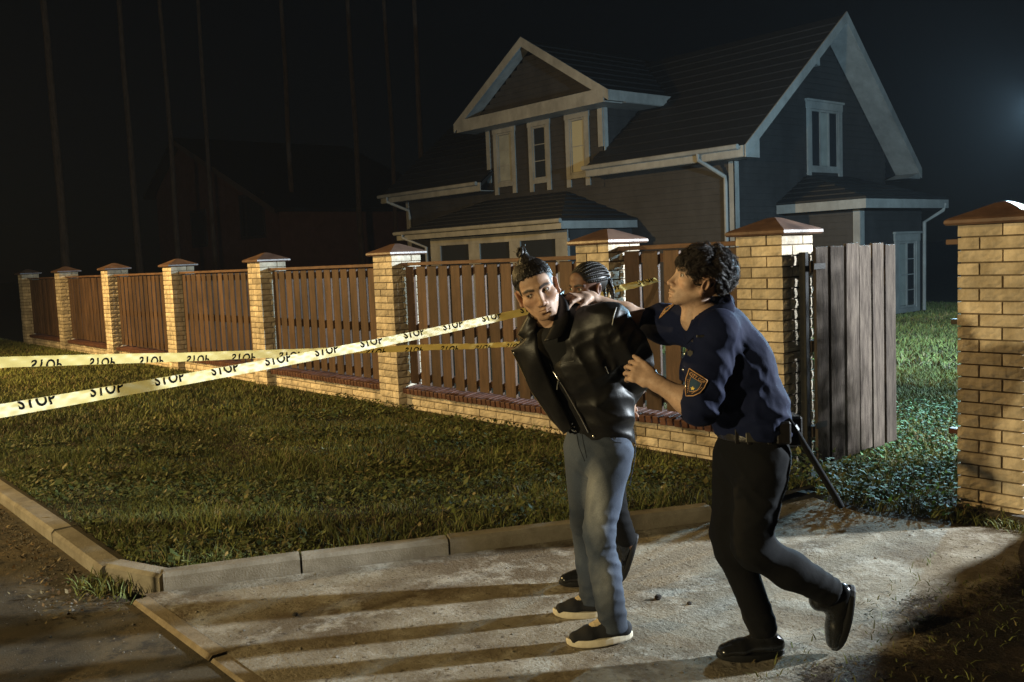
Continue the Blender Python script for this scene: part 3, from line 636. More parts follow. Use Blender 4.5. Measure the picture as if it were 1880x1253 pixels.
# tall tufts near the kerb
P=[]
rg=np.random.default_rng(77)
for cx,cy,n,s in ((-5.05,2.6,380,.14),(-4.6,2.75,300,.10),(-4.35,3.3,260,.10),(-4.2,3.9,200,.12),(-5.6,2.3,240,.12),(-3.9,4.5,200,.1),(-4.9,1.95,120,.08),(-6.4,3.4,300,.25),(-5.6,4.6,400,.3),(-5.2,1.75,100,.1)): P.append(np.column_stack([rg.normal(cx,s,n),rg.normal(cy,s,n)]))
P=np.concatenate(P); P=P[in_poly(P,lawn_in)]
tag(blades('grass_tufts',P,.03,rg.uniform(.06,.17,len(P)),rg.uniform(.004,.009,len(P)),M_grass,13,lean=.8),'taller grass tufts along the driveway kerb','grass',kind='stuff')
# yard side
yard_in=[(-14,5.95),(-3.62,5.95),(-3.40,5.40),(-2.92,5.26),(-2.44,5.38),(-2.10,6.02),(-2.10,16),(-14,16)]
P=scatter(-6.5,-2.1,5.2,11.5,70000,yard_in,31)
tag(blades('yard_grass',P,.012,np.random.default_rng(3).uniform(.03,.11,len(P)),np.random.default_rng(4).uniform(.004,.010,len(P)),M_grass,14,lean=.9),'grass in the yard seen through the open gate','grass',kind='stuff')
P=scatter(-13,-2.6,11.5,24,60000,None,33)
tag(blades('yard_grass',P,-.006,np.random.default_rng(3).uniform(.04,.12,len(P)),np.random.default_rng(4).uniform(.012,.026,len(P)),M_grass,18,lean=.9),'grass further back in the yard towards the annex','grass',kind='stuff')
P=scatter(-4.4,-2.1,5.25,9,9000,yard_in,41)
tag(leaves('yard_weeds',P,.012,np.random.default_rng(5).uniform(.015,.045,len(P)),M_grass,9,.12,[(.050,.14,.034),(.080,.17,.050),(.035,.10,.022)]),'leafy clover growing inside the open gate','weeds',kind='stuff')
P=np.concatenate([np.column_stack([rg.normal(-3.12,.10,420),rg.normal(5.36,.08,420)]),np.column_stack([rg.normal(-3.55,.08,200),rg.normal(5.5,.1,200)])])
tag(leaves('gate_weeds',P,.01,rg.uniform(.02,.06,len(P)),M_grass,10,.26,[(.09,.13,.05),(.14,.15,.06),(.06,.10,.04)]),'ragged weed clump at the foot of the open gate','weeds',kind='stuff')
P=np.concatenate([np.column_stack([rg.uniform(-2.75,-2.0,500),rg.normal(5.47,.05,500)])])
tag(blades('footing_grass',P,.0,rg.uniform(.03,.11,len(P)),rg.uniform(.004,.008,len(P)),M_grass,15,lean=1.2),'dry grass at the foot of the right brick pillar','grass',kind='stuff')
# crumbs, pebbles and leaf litter on road and drive
def crumbs(name,P,z,size,m,seed):
    rg=np.random.default_rng(seed); n=len(P)
    T=np.array([(1,0,-.4),(-.5,.87,-.4),(-.5,-.87,-.4),(0,0,.7)]); F0=np.array([(0,2,1),(0,1,3),(1,2,3),(2,0,3)])
    a=rg.uniform(0,6.28,n); c,s=np.cos(a),np.sin(a); V=np.empty((n,4,3))
    j=rg.uniform(.6,1.3,(n,4,1)); V[...]=T[None]*j; x=V[...,0]*c[:,None]-V[...,1]*s[:,None]; y=V[...,0]*s[:,None]+V[...,1]*c[:,None]
    V=np.stack([x,y,V[...,2]*.7],-1)*size[:,None,None]; V[...,0]+=P[:,0:1]; V[...,1]+=P[:,1:2]; V[...,2]+=z+size[:,None]*.2
    F=(np.arange(n)[:,None,None]*4+F0[None]).reshape(-1,3); return link(name,np_mesh(name,V.reshape(-1,3),F),m)
M_peb=mat('grit',(.22,.19,.15),.95,(.08,.07,.055),40)
P=scatter(-5,0.5,1.6,5.3,5200,drive,51); tag(crumbs('driveway_grit',P,0,rg.gamma(2,.0016,len(P)),M_peb,1),'loose grit scattered over the concrete driveway','grit',kind='stuff')
P=np.concatenate([scatter(-9,-1,-.5,1.42,4500,None,52),np.column_stack([rg.uniform(-9,-4.9,2500),1.43-np.abs(rg.normal(0,.13,2500))])]); tag(crumbs('road_grit',P,-.015,rg.gamma(2,.002,len(P)),M_peb,2),'grit and crumbs along the road edge','grit',kind='stuff')
P=np.column_stack([rg.uniform(-9,-4.75,700),1.40-np.abs(rg.normal(0,.16,700))])
o=leaves('leaf_litter',P,-.012,rg.uniform(.012,.035,len(P)),M_grass,19,.02,[(.13,.075,.03),(.08,.05,.025),(.18,.13,.06)]); tag(o,'brown leaf litter gathered against the roadside kerb','leaf litter',kind='stuff')
P=np.concatenate([np.column_stack([rg.normal(-5.15,.12,260),rg.normal(1.42,.06,260)])])
tag(blades('kerb_weed',P,-.01,rg.uniform(.03,.10,len(P)),rg.uniform(.005,.010,len(P)),M_grass,16,lean=1.1),'dark weed growing at the kerb corner by the road','weeds',kind='stuff')
for x,y,s in ((-2.90,3.28,.020),(-2.75,3.33,.012),(-4.0,1.95,.014)):
    pb=bmesh.new(); bmesh.ops.create_icosphere(pb,subdivisions=2,radius=s)
    for v in pb.verts: v.co*=random.uniform(.8,1.15); v.co.z*=.7
    me=bpy.data.meshes.new('stone'); pb.to_mesh(me); pb.free(); o=link('stone',me,mat('dark_clod',(.03,.025,.02),.95)); o.location=(x,y,s*.45)
    tag(o,{.020:'dark clod on the driveway between the two walking men',.012:'small dark clod beside the larger one on the driveway',.014:'small stone lying on the driveway near the kerb corner'}[s],'stone')

P=scatter(-2.3,-.6,2.4,5.45,2600,rag+[(-1.9,1.62),(3.9,1.62),(3.9,5.42)],61); k=vnoise(P,4,3); P=P[k>-.2]
tag(blades('dead_grass',P,.004,rg.uniform(.012,.05,len(P)),rg.uniform(.003,.007,len(P)),M_grass,17,lean=1.6),'sparse dry grass on the dark earth painted as shade on the drive','grass',kind='stuff')
P=np.array(rag)[rg.integers(0,len(rag),1500)]+rg.normal(0,.15,(1500,2))+np.array([.3,0]); tag(crumbs('earth_crumbs',P,.003,rg.gamma(2,.0026,len(P)),M_shade_earth,5),'crumbs of earth along the edge of the painted shade patch','earth',kind='stuff')

# heap and bush added to block the floodlight, both outside the right edge of the picture
def heap(x,y,R,h,lab):
    V=[];F=[];nr,na=26,64
    for i in range(nr+1):
        for k in range(na):
            r=R*i/nr; a=2*PI*k/na; px,py=math.cos(a)*r,math.sin(a)*r; q=np.array([[px,py,0.]])
            V.append((px,py,max(h*(1-r/R)+.05*float(wsum2(q,5,1)[0])*(1-r/R)+.022*float(wsum2(q,17,2)[0])-.01,-.03)))
    for i in range(nr):
        for k in range(na): F.append((i*na+k,i*na+(k+1)%na,(i+1)*na+(k+1)%na,(i+1)*na+k))
    o=link('shade_heap',np_mesh('shade_heap',V,F),ground_mat('shade_heap_earth',[(.045,.030,.017),(.022,.015,.009),(.080,.056,.032)],[(2.2,.46,.6),(14,.52,.64)],bump=1,bs=40,dist=.03),None,True); o.location=(x,y,0); return tag(o,lab,'heap')
def wsum2(P,freq,seed):
    r_=np.random.default_rng(seed); v=0
    for i in range(6): v=v+np.sin(P@(r_.normal(0,1,3)*freq)+r_.uniform(0,6.28))
    return v/6**.5
heap(.25,5.95,2.4,1.5,'heap of dark earth added to shade the drive, right of the big brick pillar, outside the picture')
def added_shrub(x,y,rx,ry,h,n,lab,seed):
    t=empty('added_shrub',(x,y,0),0,lab,'added_shrub'); rg=np.random.default_rng(seed); mb=MB()
    for k in range(14):
        a=rg.uniform(0,6.28); r=rg.uniform(.3,.95); mb.tube([(0,0,0),(math.cos(a)*rx*r*.5,math.sin(a)*ry*r*.5,h*.5),(math.cos(a)*rx*r,math.sin(a)*ry*r,h*rg.uniform(.6,.95))],[.012,.008,.003],5)
    mb.build('stems',MATS['pine_bark'],t)
    d=rg.normal(0,1,(n,3)); d/=np.linalg.norm(d,axis=1)[:,None]; d[:,2]=np.abs(d[:,2]); c=d*rg.uniform(.25,1,(n,1))**.5*(1+.12*np.sin(d@np.array([5.,7,4]))[:,None])*np.array([rx,ry,h])
    o=leaves('foliage',c[:,:2],0,rg.uniform(.04,.09,n),M_grass,seed,.0,[(.05,.08,.03),(.07,.10,.035)])
    co=np.empty(len(o.data.vertices)*3,np.float32); o.data.vertices.foreach_get('co',co); co=co.reshape(-1,4,3); co[...,2]+=np.maximum(c[:,2],.02)[:,None]; o.data.vertices.foreach_set('co',co.ravel()); o.parent=t; o['kind']='stuff'; return t
added_shrub(-1.70,7.35,.55,.55,2.3,5200,'tall leafy bush added to keep floodlight off the lawn, right of the gate, outside the picture',3)

# ------------------------------------------------------------------ barrier tape
M_tape=mat('yellow_plastic_tape',(.62,.53,.20),.4,spec=.4); 
_n,_l=M_tape.node_tree.nodes,M_tape.node_tree.links; _tr=_n.new('ShaderNodeBsdfTranslucent'); _tr.inputs[0].default_value=(.80,.70,.30,1); _mx=_n.new('ShaderNodeMixShader'); _mx.inputs[0].default_value=.42
_l.new(_n['Principled BSDF'].outputs[0],_mx.inputs[1]); _l.new(_tr.outputs[0],_mx.inputs[2]); _l.new(_mx.outputs[0],_n['Material Output'].inputs[0])   # thin film lets light through
M_ink=mat('black_print',(.008,.008,.007),.95,spec=.0)
def smooth_path(pts,n):
    P=np.array(pts,float); t=np.linspace(0,len(P)-1,n); out=[]
    for u in t:
        i=min(int(u),len(P)-2); f=u-i; p0=P[max(i-1,0)];p1=P[i];p2=P[i+1];p3=P[min(i+2,len(P)-1)]
        out.append(.5*((2*p1)+(-p0+p2)*f+(2*p0-5*p1+4*p2-p3)*f*f+(-p0+3*p1-3*p2+p3)*f**3))
    return np.array(out)
def word_mesh(txt,size,bold):
    c=bpy.data.curves.new('word','FONT'); c.body=txt; c.size=size; c.offset=bold; c.resolution_u=3; c.space_character=1.12
    o=bpy.data.objects.new('word',c); COL.objects.link(o); dg=bpy.context.evaluated_depsgraph_get(); me=bpy.data.meshes.new_from_object(o.evaluated_get(dg))
    bpy.data.objects.remove(o); bpy.data.curves.remove(c); return me
def tape(lab,pts,width,tilt,text_off,flip,rep,seed,cuthi):
    n=420; C=smooth_path(pts,n); rg=np.random.default_rng(seed)
    T=np.gradient(C,axis=0); T/=np.linalg.norm(T,axis=1)[:,None]; s=np.concatenate([[0],np.cumsum(np.linalg.norm(np.diff(C,axis=0),axis=1))])
    tl=np.interp(np.linspace(0,1,n),np.linspace(0,1,len(tilt)),tilt)+.07*np.sin(s*5+seed)+.05*np.sin(s*11.3+seed)
    side=np.cross(T,[0,0,1]); side/=np.linalg.norm(side,axis=1)[:,None]; upv=np.cross(side,T)
    Wv=upv*np.cos(tl)[:,None]+side*np.sin(tl)[:,None]; Nn=np.cross(T,Wv)
    # cross profile: slightly cupped, one long soft crease
    prof=[(-.5,0.0),(-.25,.012),(0,.016),(.22,.006),(.36,-.004),(.5,.010)]
    def pt(sv,a,lift=0):
        i=np.clip(np.searchsorted(s,sv)-1,0,n-2); f=np.clip((sv-s[i])/(s[i+1]-s[i]),0,1)
        L=lambda A:A[i]*(1-f)+A[i+1]*f
        d=np.interp(a,[p[0] for p in prof],[p[1] for p in prof])*width*4
        cr=.0016*math.sin(sv*41+a*6+seed)+.0012*math.sin(sv*67-a*9)+.004*math.sin(sv*7.3+seed*2)
        return L(C)+L(Wv)*a*width+L(Nn)*(d*.25+lift+cr)
    V=[];F=[]
    for i in range(n):
        for a,_ in prof: V.append(pt(s[i],a))
    m=len(prof)
    for i in range(n-1):
        for k in range(m-1): F.append((i*m+k,i*m+k+1,(i+1)*m+k+1,(i+1)*m+k))
    t=link('barrier_tape',np_mesh('barrier_tape',V,F),M_tape,None,True); tag(t,lab,'tape','barrier tapes')
    wm=word_mesh('STOP',.072,.0022); bm=bmesh.new(); bm.from_mesh(wm); bmesh.ops.triangulate(bm,faces=bm.faces[:])
    # clip letters to the tape, subdivide so they follow the sag
    bmesh.ops.subdivide_edges(bm,edges=[e for e in bm.edges if e.calc_length()>.02],cuts=1)
    for v in bm.verts: v.co.y=v.co.y/width+text_off
    for a,sg in ((.5-.02,1),(-.5+.02,-1)):
        bmesh.ops.bisect_plane(bm,geom=bm.verts[:]+bm.edges[:]+bm.faces[:],plane_co=(0,a,0),plane_no=(0,sg,0),clear_outer=True)
    me0=bpy.data.meshes.new('w'); bm.to_mesh(me0); bm.free(); vs=np.array([v.co[:] for v in me0.vertices]); fs=[tuple(p.vertices) for p in me0.polygons]
    wl_=vs[:,0].max()
    k=0.05
    while k+wl_<s[-1]-.02:
        mb=MB(); pv=[]
        for v in vs:
            a=-v[1] if flip else v[1]; pv.append(pt(k+v[0],a,LIFT))
        mb.add(pv,fs); mb.build('stop_print',M_ink,t); k+=rep
    return t
LIFT=.0012
# the crossing tapes run from a stake beyond the left edge of the picture to the fence boards
tape('yellow STOP tape rising from lower left past the arrested man to the fence',[(-3.90,.20,1.13),(-4.23,.83,1.115),(-4.72,1.95,1.11),(-5.03,3.16,1.15),(-5.18,4.35,1.235),(-5.03,5.25,1.365),(-4.99,5.742,1.42)],.056,[-.15,-.1,-.15,-.2,-.25,-.5,-.9],-.12,False,.37,1,.4)
tape('flatter yellow STOP tape with flipped lettering running behind the other tape',[(-4.80,.10,1.30),(-5.13,1.02,1.24),(-5.79,2.4,1.10),(-5.98,3.74,1.005),(-6.10,5.0,.915),(-6.2,5.742,.865)],.056,[.1,.1,.1,.45,.6,.7],-.12,True,.37,2,.4)
# stakes that carry the tape ends (outside the picture)
for x,y,h,l in ((-3.89,.18,1.25,'thin wooden stake holding the rising tape, outside the picture'),(-4.79,.08,1.42,'thin wooden stake holding the flatter tape, outside the picture')):
    st=MB().tube([(0,0,-.02),(0,0,h)],[.016,.014],8).build('tape_stake',mat('stake_wood',(.3,.22,.13),.8)); st.location=(x,y,0); tag(st,l,'stake')


# ------------------------------------------------------------------ people: sculpted distance fields turned into meshes
def V3(*a): return np.array(a,float)
def unit(v): v=np.asarray(v,float); return v/np.linalg.norm(v)
def wsum(P,freq,seed,n=6):
    rg=np.random.default_rng(seed); v=0
    for i in range(n):
        k=rg.normal(0,1,3)*freq; v=v+np.sin(P@k+rg.uniform(0,6.28))
    return v/n**.5
class Sdf:
    def __init__(s): s.ops=[]; s.post=[]
    def cap(s,a,b,ra,rb=None,w=None,k=1.,sm=.03,sub=False):
        a,b=V3(*a),V3(*b); rb=ra if rb is None else rb; ab=b-a; L2=max(ab@ab,1e-12); w_=None if w is None else unit(w)
        def f(P):
            t=np.clip(((P-a)@ab)/L2,0,1); d=P-a-t[...,None]*ab
            if w_ is not None: d=d+(d@w_)[...,None]*w_*(1/k-1)
            return np.sqrt((d*d).sum(-1))-(ra+(rb-ra)*t)
        R=max(ra,rb)*max(1,k); s.ops.append((f,np.minimum(a,b)-R,np.maximum(a,b)+R,sm,sub)); return s
    def ell(s,c,r,Rm=None,sm=.02,sub=False):
        c,r=V3(*c),V3(*r); Rm=np.eye(3) if Rm is None else np.array(Rm)
        def f(P):
            q=(P-c)@Rm; e=q/r; k0=np.sqrt((e*e).sum(-1)); k1=np.sqrt(((q/(r*r))**2).sum(-1))+1e-9; return k0*(k0-1)/k1
        R=r.max(); s.ops.append((f,c-R,c+R,sm,sub)); return s
    def chain(s,pts,**kw):
        for (a,ra),(b,rb) in zip(pts[:-1],pts[1:]): s.cap(a,b,ra,rb,**kw)
        return s
    def box(s,f,lo,hi,sm,sub): s.ops.append((f,V3(*lo),V3(*hi),sm,sub)); return s
    def cut(s,p,n,lo=None,hi=None,sm=.004):                         # remove the half space n.(x-p)>0 (inside an optional box)
        p,n=V3(*p),unit(n); lo=V3(-9,-9,-9) if lo is None else V3(*lo); hi=V3(9,9,9) if hi is None else V3(*hi)
        s.ops.append((lambda P:-((P-p)@n),lo,hi,sm,'clip')); return s
    def fold(s,c,ax,amp,lam,rad,seed=0):
        c,ax=V3(*c),unit(ax); pr=unit(np.cross(ax,[.31,.77,.55])); p2=np.cross(ax,pr)
        def f(P,D):
            q=P-c; wgt=np.exp(-(q*q).sum(-1)/rad**2); ph=q@ax*(2*PI/lam)+1.9*wsum(P,1.1/lam,seed+11,4)+1.2*wsum(P,.45/lam,seed+23,4)
            sn=np.abs(np.sin(ph*.5)); return D-amp*wgt*(1-2*sn**.8)*.62
        s.post.append(f); return s
    def ridge(s,amp,freq,seed,st=(1,1,1)):
        st=V3(*st); s.post.append(lambda P,D:D-amp*(1-2.2*np.abs(np.tanh(wsum(P*st,freq,seed,7)*.9)))*np.clip(.5+wsum(P,7,seed+5,4),0,1)); return s
    def noise(s,amp,freq,seed): s.post.append(lambda P,D:D+amp*wsum(P,freq,seed)); return s
    @staticmethod
    def comb(D,d,k,sub):
        if sub=='clip': d=-d; return np.maximum(D,d) if k<1e-6 else Sdf.smax(D,d,k)
        if sub: return Sdf.smax(D,-d,k)
        h=np.clip(.5+.5*(D-d)/k,0,1); return D*(1-h)+d*h-k*h*(1-h)
    @staticmethod
    def smax(a,b,k):
        h=np.clip(.5+.5*(a-b)/k,0,1); return b*(1-h)+a*h+k*h*(1-h)
    def at(s,P):
        P=np.asarray(P,float); D=np.full(P.shape[:-1],1.)
        for f,lo,hi,k,sub in s.ops:
            m=np.all((P>=lo-1e-9)&(P<=hi+1e-9),-1) if sub=='clip' else None
            n=s.comb(D,f(P),k,sub); D=n if m is None else np.where(m,n,D)
        for g in s.post: D=g(P,D)
        return D
    def mesh(s,lo,hi,h):
        lo,hi=V3(*lo),V3(*hi); ax=[np.arange(lo[i],hi[i]+h,h) for i in range(3)]; D=np.full([len(a) for a in ax],1.,np.float64)
        for f,a,b,k,sub in s.ops:
            pad=0 if sub=='clip' else k+.03
            sl=[slice(np.searchsorted(ax[i],a[i]-pad),np.searchsorted(ax[i],b[i]+pad)) for i in range(3)]
            if any(q.stop<=q.start for q in sl): continue
            P=np.stack(np.meshgrid(*[ax[i][sl[i]] for i in range(3)],indexing='ij'),-1); D[tuple(sl)]=s.comb(D[tuple(sl)],f(P),k,sub)
        if s.post:
            I=np.nonzero(np.abs(D)<.05); P=np.stack([ax[i][I[i]] for i in range(3)],-1); d=D[I]
            for g in s.post: d=g(P,d)
            D[I]=d
        return nets(D,lo,h)
def nets(D,lo,h):
    S=D<0; n=np.array(D.shape)-1
    cs=[S[i:n[0]+i,j:n[1]+j,k:n[2]+k] for i in(0,1) for j in(0,1) for k in(0,1)]
    cnt=sum(c.astype(np.int8) for c in cs); act=(cnt>0)&(cnt<8); I=np.argwhere(act); idx=-np.ones(act.shape,np.int64); idx[act]=np.arange(len(I))
    val={(i,j,k):D[I[:,0]+i,I[:,1]+j,I[:,2]+k] for i in(0,1) for j in(0,1) for k in(0,1)}
    acc=np.zeros((len(I),3)); c=np.zeros(len(I))
    for a in val:
        for x in range(3):
            if a[x]==0:
                b=list(a); b[x]=1; b=tuple(b); va,vb=val[a],val[b]; m=(va<0)!=(vb<0); t=np.where(m,va/np.where(m,va-vb,1),0)
                p=np.array(a,float)[None]+np.zeros((len(I),3)); p[:,x]+=t; acc+=p*m[:,None]; c+=m
    V=lo+(I+acc/c[:,None])*h; F=[]
    for x in range(3):
        y,z=[(1,2),(2,0),(0,1)][x]; sh=[slice(1,-1)]*3
        A=[slice(1,D.shape[i]-1) for i in range(3)]; A[x]=slice(0,D.shape[x]-1); B=list(A); B[x]=slice(1,D.shape[x])
        m=S[tuple(A)]!=S[tuple(B)]; E=np.argwhere(m)
        if not len(E): continue
        E=E+np.array([A[i].start for i in range(3)]); ins=S[E[:,0],E[:,1],E[:,2]]
        q=[]
        for dy,dz in((0,0),(-1,0),(-1,-1),(0,-1)):
            e=E.copy(); e[:,y]+=dy; e[:,z]+=dz; q.append(idx[e[:,0],e[:,1],e[:,2]])
        q=np.stack(q,1); q[~ins]=q[~ins][:,::-1]; F.append(q)
    return V,np.concatenate(F)
def merge(parts):
    V=[];F=[];C=[];o=0
    for v,f,c in parts:
        V.append(v);F.append(f+o);C.append(np.broadcast_to(c,(len(v),3)));o+=len(v)
    return np.concatenate(V),np.concatenate(F),np.concatenate(C)
def body_obj(name,V,F,C,m,parent):
    me=np_mesh(name,V,F)
    if C is not None:
        ca=me.color_attributes.new('tint','FLOAT_COLOR','POINT'); ca.data.foreach_set('color',np.column_stack([np.broadcast_to(C,(len(V),3)),np.ones(len(V))]).astype(np.float32).ravel())
    return link(name,me,m,parent,True)
def laplace(V,F,n=1,w=.5):
    E=np.concatenate([F[:,[0,1]],F[:,[1,2]],F[:,[2,3]],F[:,[3,0]]])
    for _ in range(n):
        S=np.zeros_like(V); c=np.zeros(len(V))
        np.add.at(S,E[:,0],V[E[:,1]]); np.add.at(S,E[:,1],V[E[:,0]]); np.add.at(c,E[:,0],1); np.add.at(c,E[:,1],1)
        V=V*(1-w)+w*S/np.maximum(c,1)[:,None]
    return V
def frame(fwd,up):
    f=unit(fwd); r=unit(np.cross(f,up)); u=np.cross(r,f); return np.column_stack([r,f,u])   # columns: right, forward, up

# ---- head
EYE=(.0325,.0685,-.001)
def head_sdf(p):
    s=Sdf(); wd=p.get('wide',1); g=lambda k,d:p.get(k,d)
    s.ell((0,-.022,.030),(.0755*wd,.096,.080),sm=.02)
    s.ell((0,.030,.040),(.061*wd,.052,.050),sm=.03)
    s.ell((0,.036,-.03),(.057*wd,.050,.062),sm=.03)
    s.ell((0,.030,-.072),(.046*g('jaw',1),.046,.038),sm=.025)
    s.ell((0,.071,-.098),(.019,.018,.0165),sm=.02)
    for x in(-1,1):
        s.cap((x*.059*wd,-.004,-.046),(x*.024,.062,-.096),.014,.013,sm=.022)
        s.ell((x*.044*wd,.052,-.026),(.024,.021,.017),sm=.02)
        s.cap((x*.012,.0815,.0165),(x*.046,.067,.0150),.0085,.0075,sm=.014)
        s.ell((x*EYE[0],.0905,-.003),(.0165,.0125,.0105),sm=.012,sub=True)
    s.cap((0,.079,.012),(0,.1015,-.038),.0065,.0105,sm=.014)
    s.ell((0,.1035,-.0415),(.0115,.0105,.0090),sm=.006)
    for x in(-1,1):
        s.ell((x*.0135,.0925,-.0445),(.0078,.0100,.0070),sm=.006)
        s.ell((x*.0062,.0985,-.0525),(.0042,.0055,.0035),sm=.003,sub=True)
    s.ell((0,.070,-.068),(.030,.021,.024),sm=.018)
    for x in(-1,1):
        s.cap((x*.0035,.0925,-.0665),(x*.0215,.0815,-.0705),.0042,.0022,sm=.006)
        s.cap((0,.0895,-.0775),(x*.0185,.0805,-.0730),.0056,.0025,sm=.006)
        s.cap((0,.0965,-.0715),(x*.0225,.0845,-.0712),.0016,.0012,sm=.003,sub=True)
    s.ell((0,.088,-.0875),(.013,.008,.006),sm=.008,sub=True)
    # lids
    for x in(-1,1):
        c=V3(x*EYE[0],EYE[1],EYE[2]); op=g('open',.0050)
        def lid(P,c=c,op=op):
            q=P-c; d=np.sqrt((q*q).sum(-1))-.0148
            e=(q-V3(0,.016,-.0004))/V3(.0135,.014,op); o=(np.sqrt((e*e).sum(-1))-1)*op
            return np.maximum(d,-o)
        s.box(lid,c-.017,c+.017,.004,False)
        s.ell(c,(.0119,.0119,.0119),sm=.0005,sub=True)
    for x in(-1,1):                                                  # ears
        R=frame((x*.35,.94,0),(x*.12,-.22,.97))
        s.ell((x*.0765*wd,-.010,-.014),(.0085,.0195,.0315),R,sm=.006)
        s.ell((x*.0845*wd,-.006,-.012),(.0060,.0105,.0175),R,sm=.004,sub=True)
        s.ell((x*.078*wd,-.002,-.040),(.0065,.0095,.0100),R,sm=.005)
    return s
def head_mesh(p,skin,hairc,neck):
    s=head_sdf(p)
    for a,b,ra,rb in neck: s.cap(a,b,ra,rb,sm=.025)
    lo,hi=V3(-.1,-.14,-.22),V3(.1,.125,.13); V,F=s.mesh(lo,hi,p.get('res',.0027))
    sk=np.array(skin); C=np.tile(sk,(len(V),1)); x,y,z=np.abs(V[:,0]),V[:,1],V[:,2]
    C*= (1+.05*wsum(V,60,3))[:,None]
    def seg(a,b):
        a,b=V3(*a),V3(*b); P=np.column_stack([x,y,z]); t=np.clip(((P-a)@(b-a))/((b-a)@(b-a)),0,1); return np.sqrt(((P-a-t[:,None]*(b-a))**2).sum(1))
    br=np.minimum(seg((.014,.090,.0150),(.034,.083,.0200)),seg((.034,.083,.0200),(.052,.066,.0145)))
    w=np.clip((.0072-br)/.003,0,1)*(y>.05); C=C*(1-w[:,None]*.92)+np.array(hairc)*w[:,None]*.92
    lip=np.minimum(seg((.0,.0925,-.0668),(.0205,.082,-.0705)),seg((0,.0895,-.0770),(.018,.081,-.0730))); w=np.clip((.0062-lip)/.003,0,1)*(y>.07); C=C*(1-w[:,None]*.6)+np.array(p['lip'])*w[:,None]*.6
    # lash line
    q=(np.column_stack([x,y,z])-V3(EYE[0],EYE[1]+.016,EYE[2]-.0004))/V3(.0135,.014,p.get('open',.005)); e=np.sqrt((q*q).sum(1)); de=np.sqrt(((np.column_stack([x,y,z])-V3(*EYE))**2).sum(1))
    w=((e<1.42)&(de<.0175)&(y>.07)).astype(float)*np.where(z>0,1,.55); C=C*(1-w[:,None]*.85)+np.array((.02,.013,.01))*w[:,None]*.85
    # flush of cheeks, nose, ears
    w=.28*np.exp(-(((x-.04)/.02)**2+((z+.03)/.02)**2))*(y>.03)+.22*np.exp(-((x/.014)**2+((z+.042)/.012)**2))*(y>.07)+.25*(x>.07); C=C*(1+w[:,None]*np.array([.12,-.22,-.28]))
    if p.get('stubble'):
        w=np.clip((-.052-z)/.02,0,1)*(y>-.0)*p['stubble']*(.8+.2*wsum(V,300,5)); C=C*(1-w[:,None])+np.array((.05,.035,.028))*w[:,None]
    if p.get('stache'):
        d=np.minimum(seg((.002,.099,-.0595),(.026,.084,-.0665)),9); w=np.clip((.0062-d)/.003,0,1)*p['stache']; C=C*(1-w[:,None])+np.array(hairc)*w[:,None]
    if p.get('scalp'):
        n=p['scalp']; w=np.clip(n(x,y,z)/.006,0,1); C=C*(1-w[:,None])+np.array(hairc)*1.2*w[:,None]
    return s,V,F,C
def eyeball(parent,T,gaze,irisc,m):
    for x in(-1,1):
        bm=bmesh.new(); bmesh.ops.create_uvsphere(bm,u_segments=20,v_segments=14,radius=.0119); me=bpy.data.meshes.new('eye'); bm.to_mesh(me); bm.free()
        co=np.array([v.co[:] for v in me.vertices]); g=unit(gaze); a=np.arccos(np.clip(co@g/.0119,-1,1)); 
        C=np.where((a<.23)[:,None],(.005,.005,.005),np.where((a<.52)[:,None],irisc,(.62,.58,.54)))
        ca=me.color_attributes.new('tint','FLOAT_COLOR','POINT'); ca.data.foreach_set('color',np.column_stack([C,np.ones(len(C))]).astype(np.float32).ravel())
        co=(co+V3(x*EYE[0],EYE[1],EYE[2]))@T[0].T*T[2]+T[1]; me.vertices.foreach_set('co',co.astype(np.float32).ravel()); link('eye',me,m,parent,True)
def xf(V,T): return (V*T[2])@T[0].T+T[1]
def inv(P,T): return ((np.asarray(P)-T[1])@T[0])/T[2]

# ---- hand: palm, four jointed fingers, thumb from the side of the palm
def hand(s,wr,fd,nrm,curl,side=1,sz=1.,spread=.12,tcurl=.5,tdir=None):
    wr=V3(*wr); f=unit(fd); n=unit(V3(*nrm)-f*(V3(*nrm)@f)); w=np.cross(f,n)*side     # n: back of the hand, w: towards the thumb
    s.cap(wr-f*.01,wr+f*.030*sz,.023*sz,.020*sz,w=w,k=1.25,sm=.02)
    s.cap(wr+f*.030*sz,wr+f*.082*sz,.0145*sz,.0125*sz,w=w,k=2.75,sm=.016)
    L=[.078,.086,.080,.062]; off=[.031,.0105,-.0105,-.030]
    for i in range(4):
        b=wr+f*(.086-.006*abs(i-1.2))*sz+w*off[i]*sz; a0=0; d=unit(f+w*off[i]/.03*spread); p=b
        for j,fr in enumerate((.45,.31,.24)):
            a0+=curl[i]*(.9,1.1,.8)[j]; dd=d*math.cos(a0)-n*math.sin(a0); q=p+dd*L[i]*fr*sz
            r0=(.0094,.0086,.0078)[j]*sz; s.cap(p,q,r0,r0*.92,sm=.0035 if j else .008); p=q
    b=wr+f*.022*sz+w*.026*sz; t0=unit(f*.62+w*.72-n*.28) if tdir is None else unit(tdir)
    q=b+t0*.042*sz; s.cap(b,q,.0155*sz,.0115*sz,sm=.014); t1=unit(t0*math.cos(tcurl)+(f*.8-n*.5)*math.sin(tcurl)); q2=q+t1*.032*sz; s.cap(q,q2,.0108*sz,.0098*sz,sm=.005); q3=q2+unit(t1+f*.3-n*.2)*.024*sz; s.cap(q2,q3,.0098*sz,.0080*sz,sm=.004)

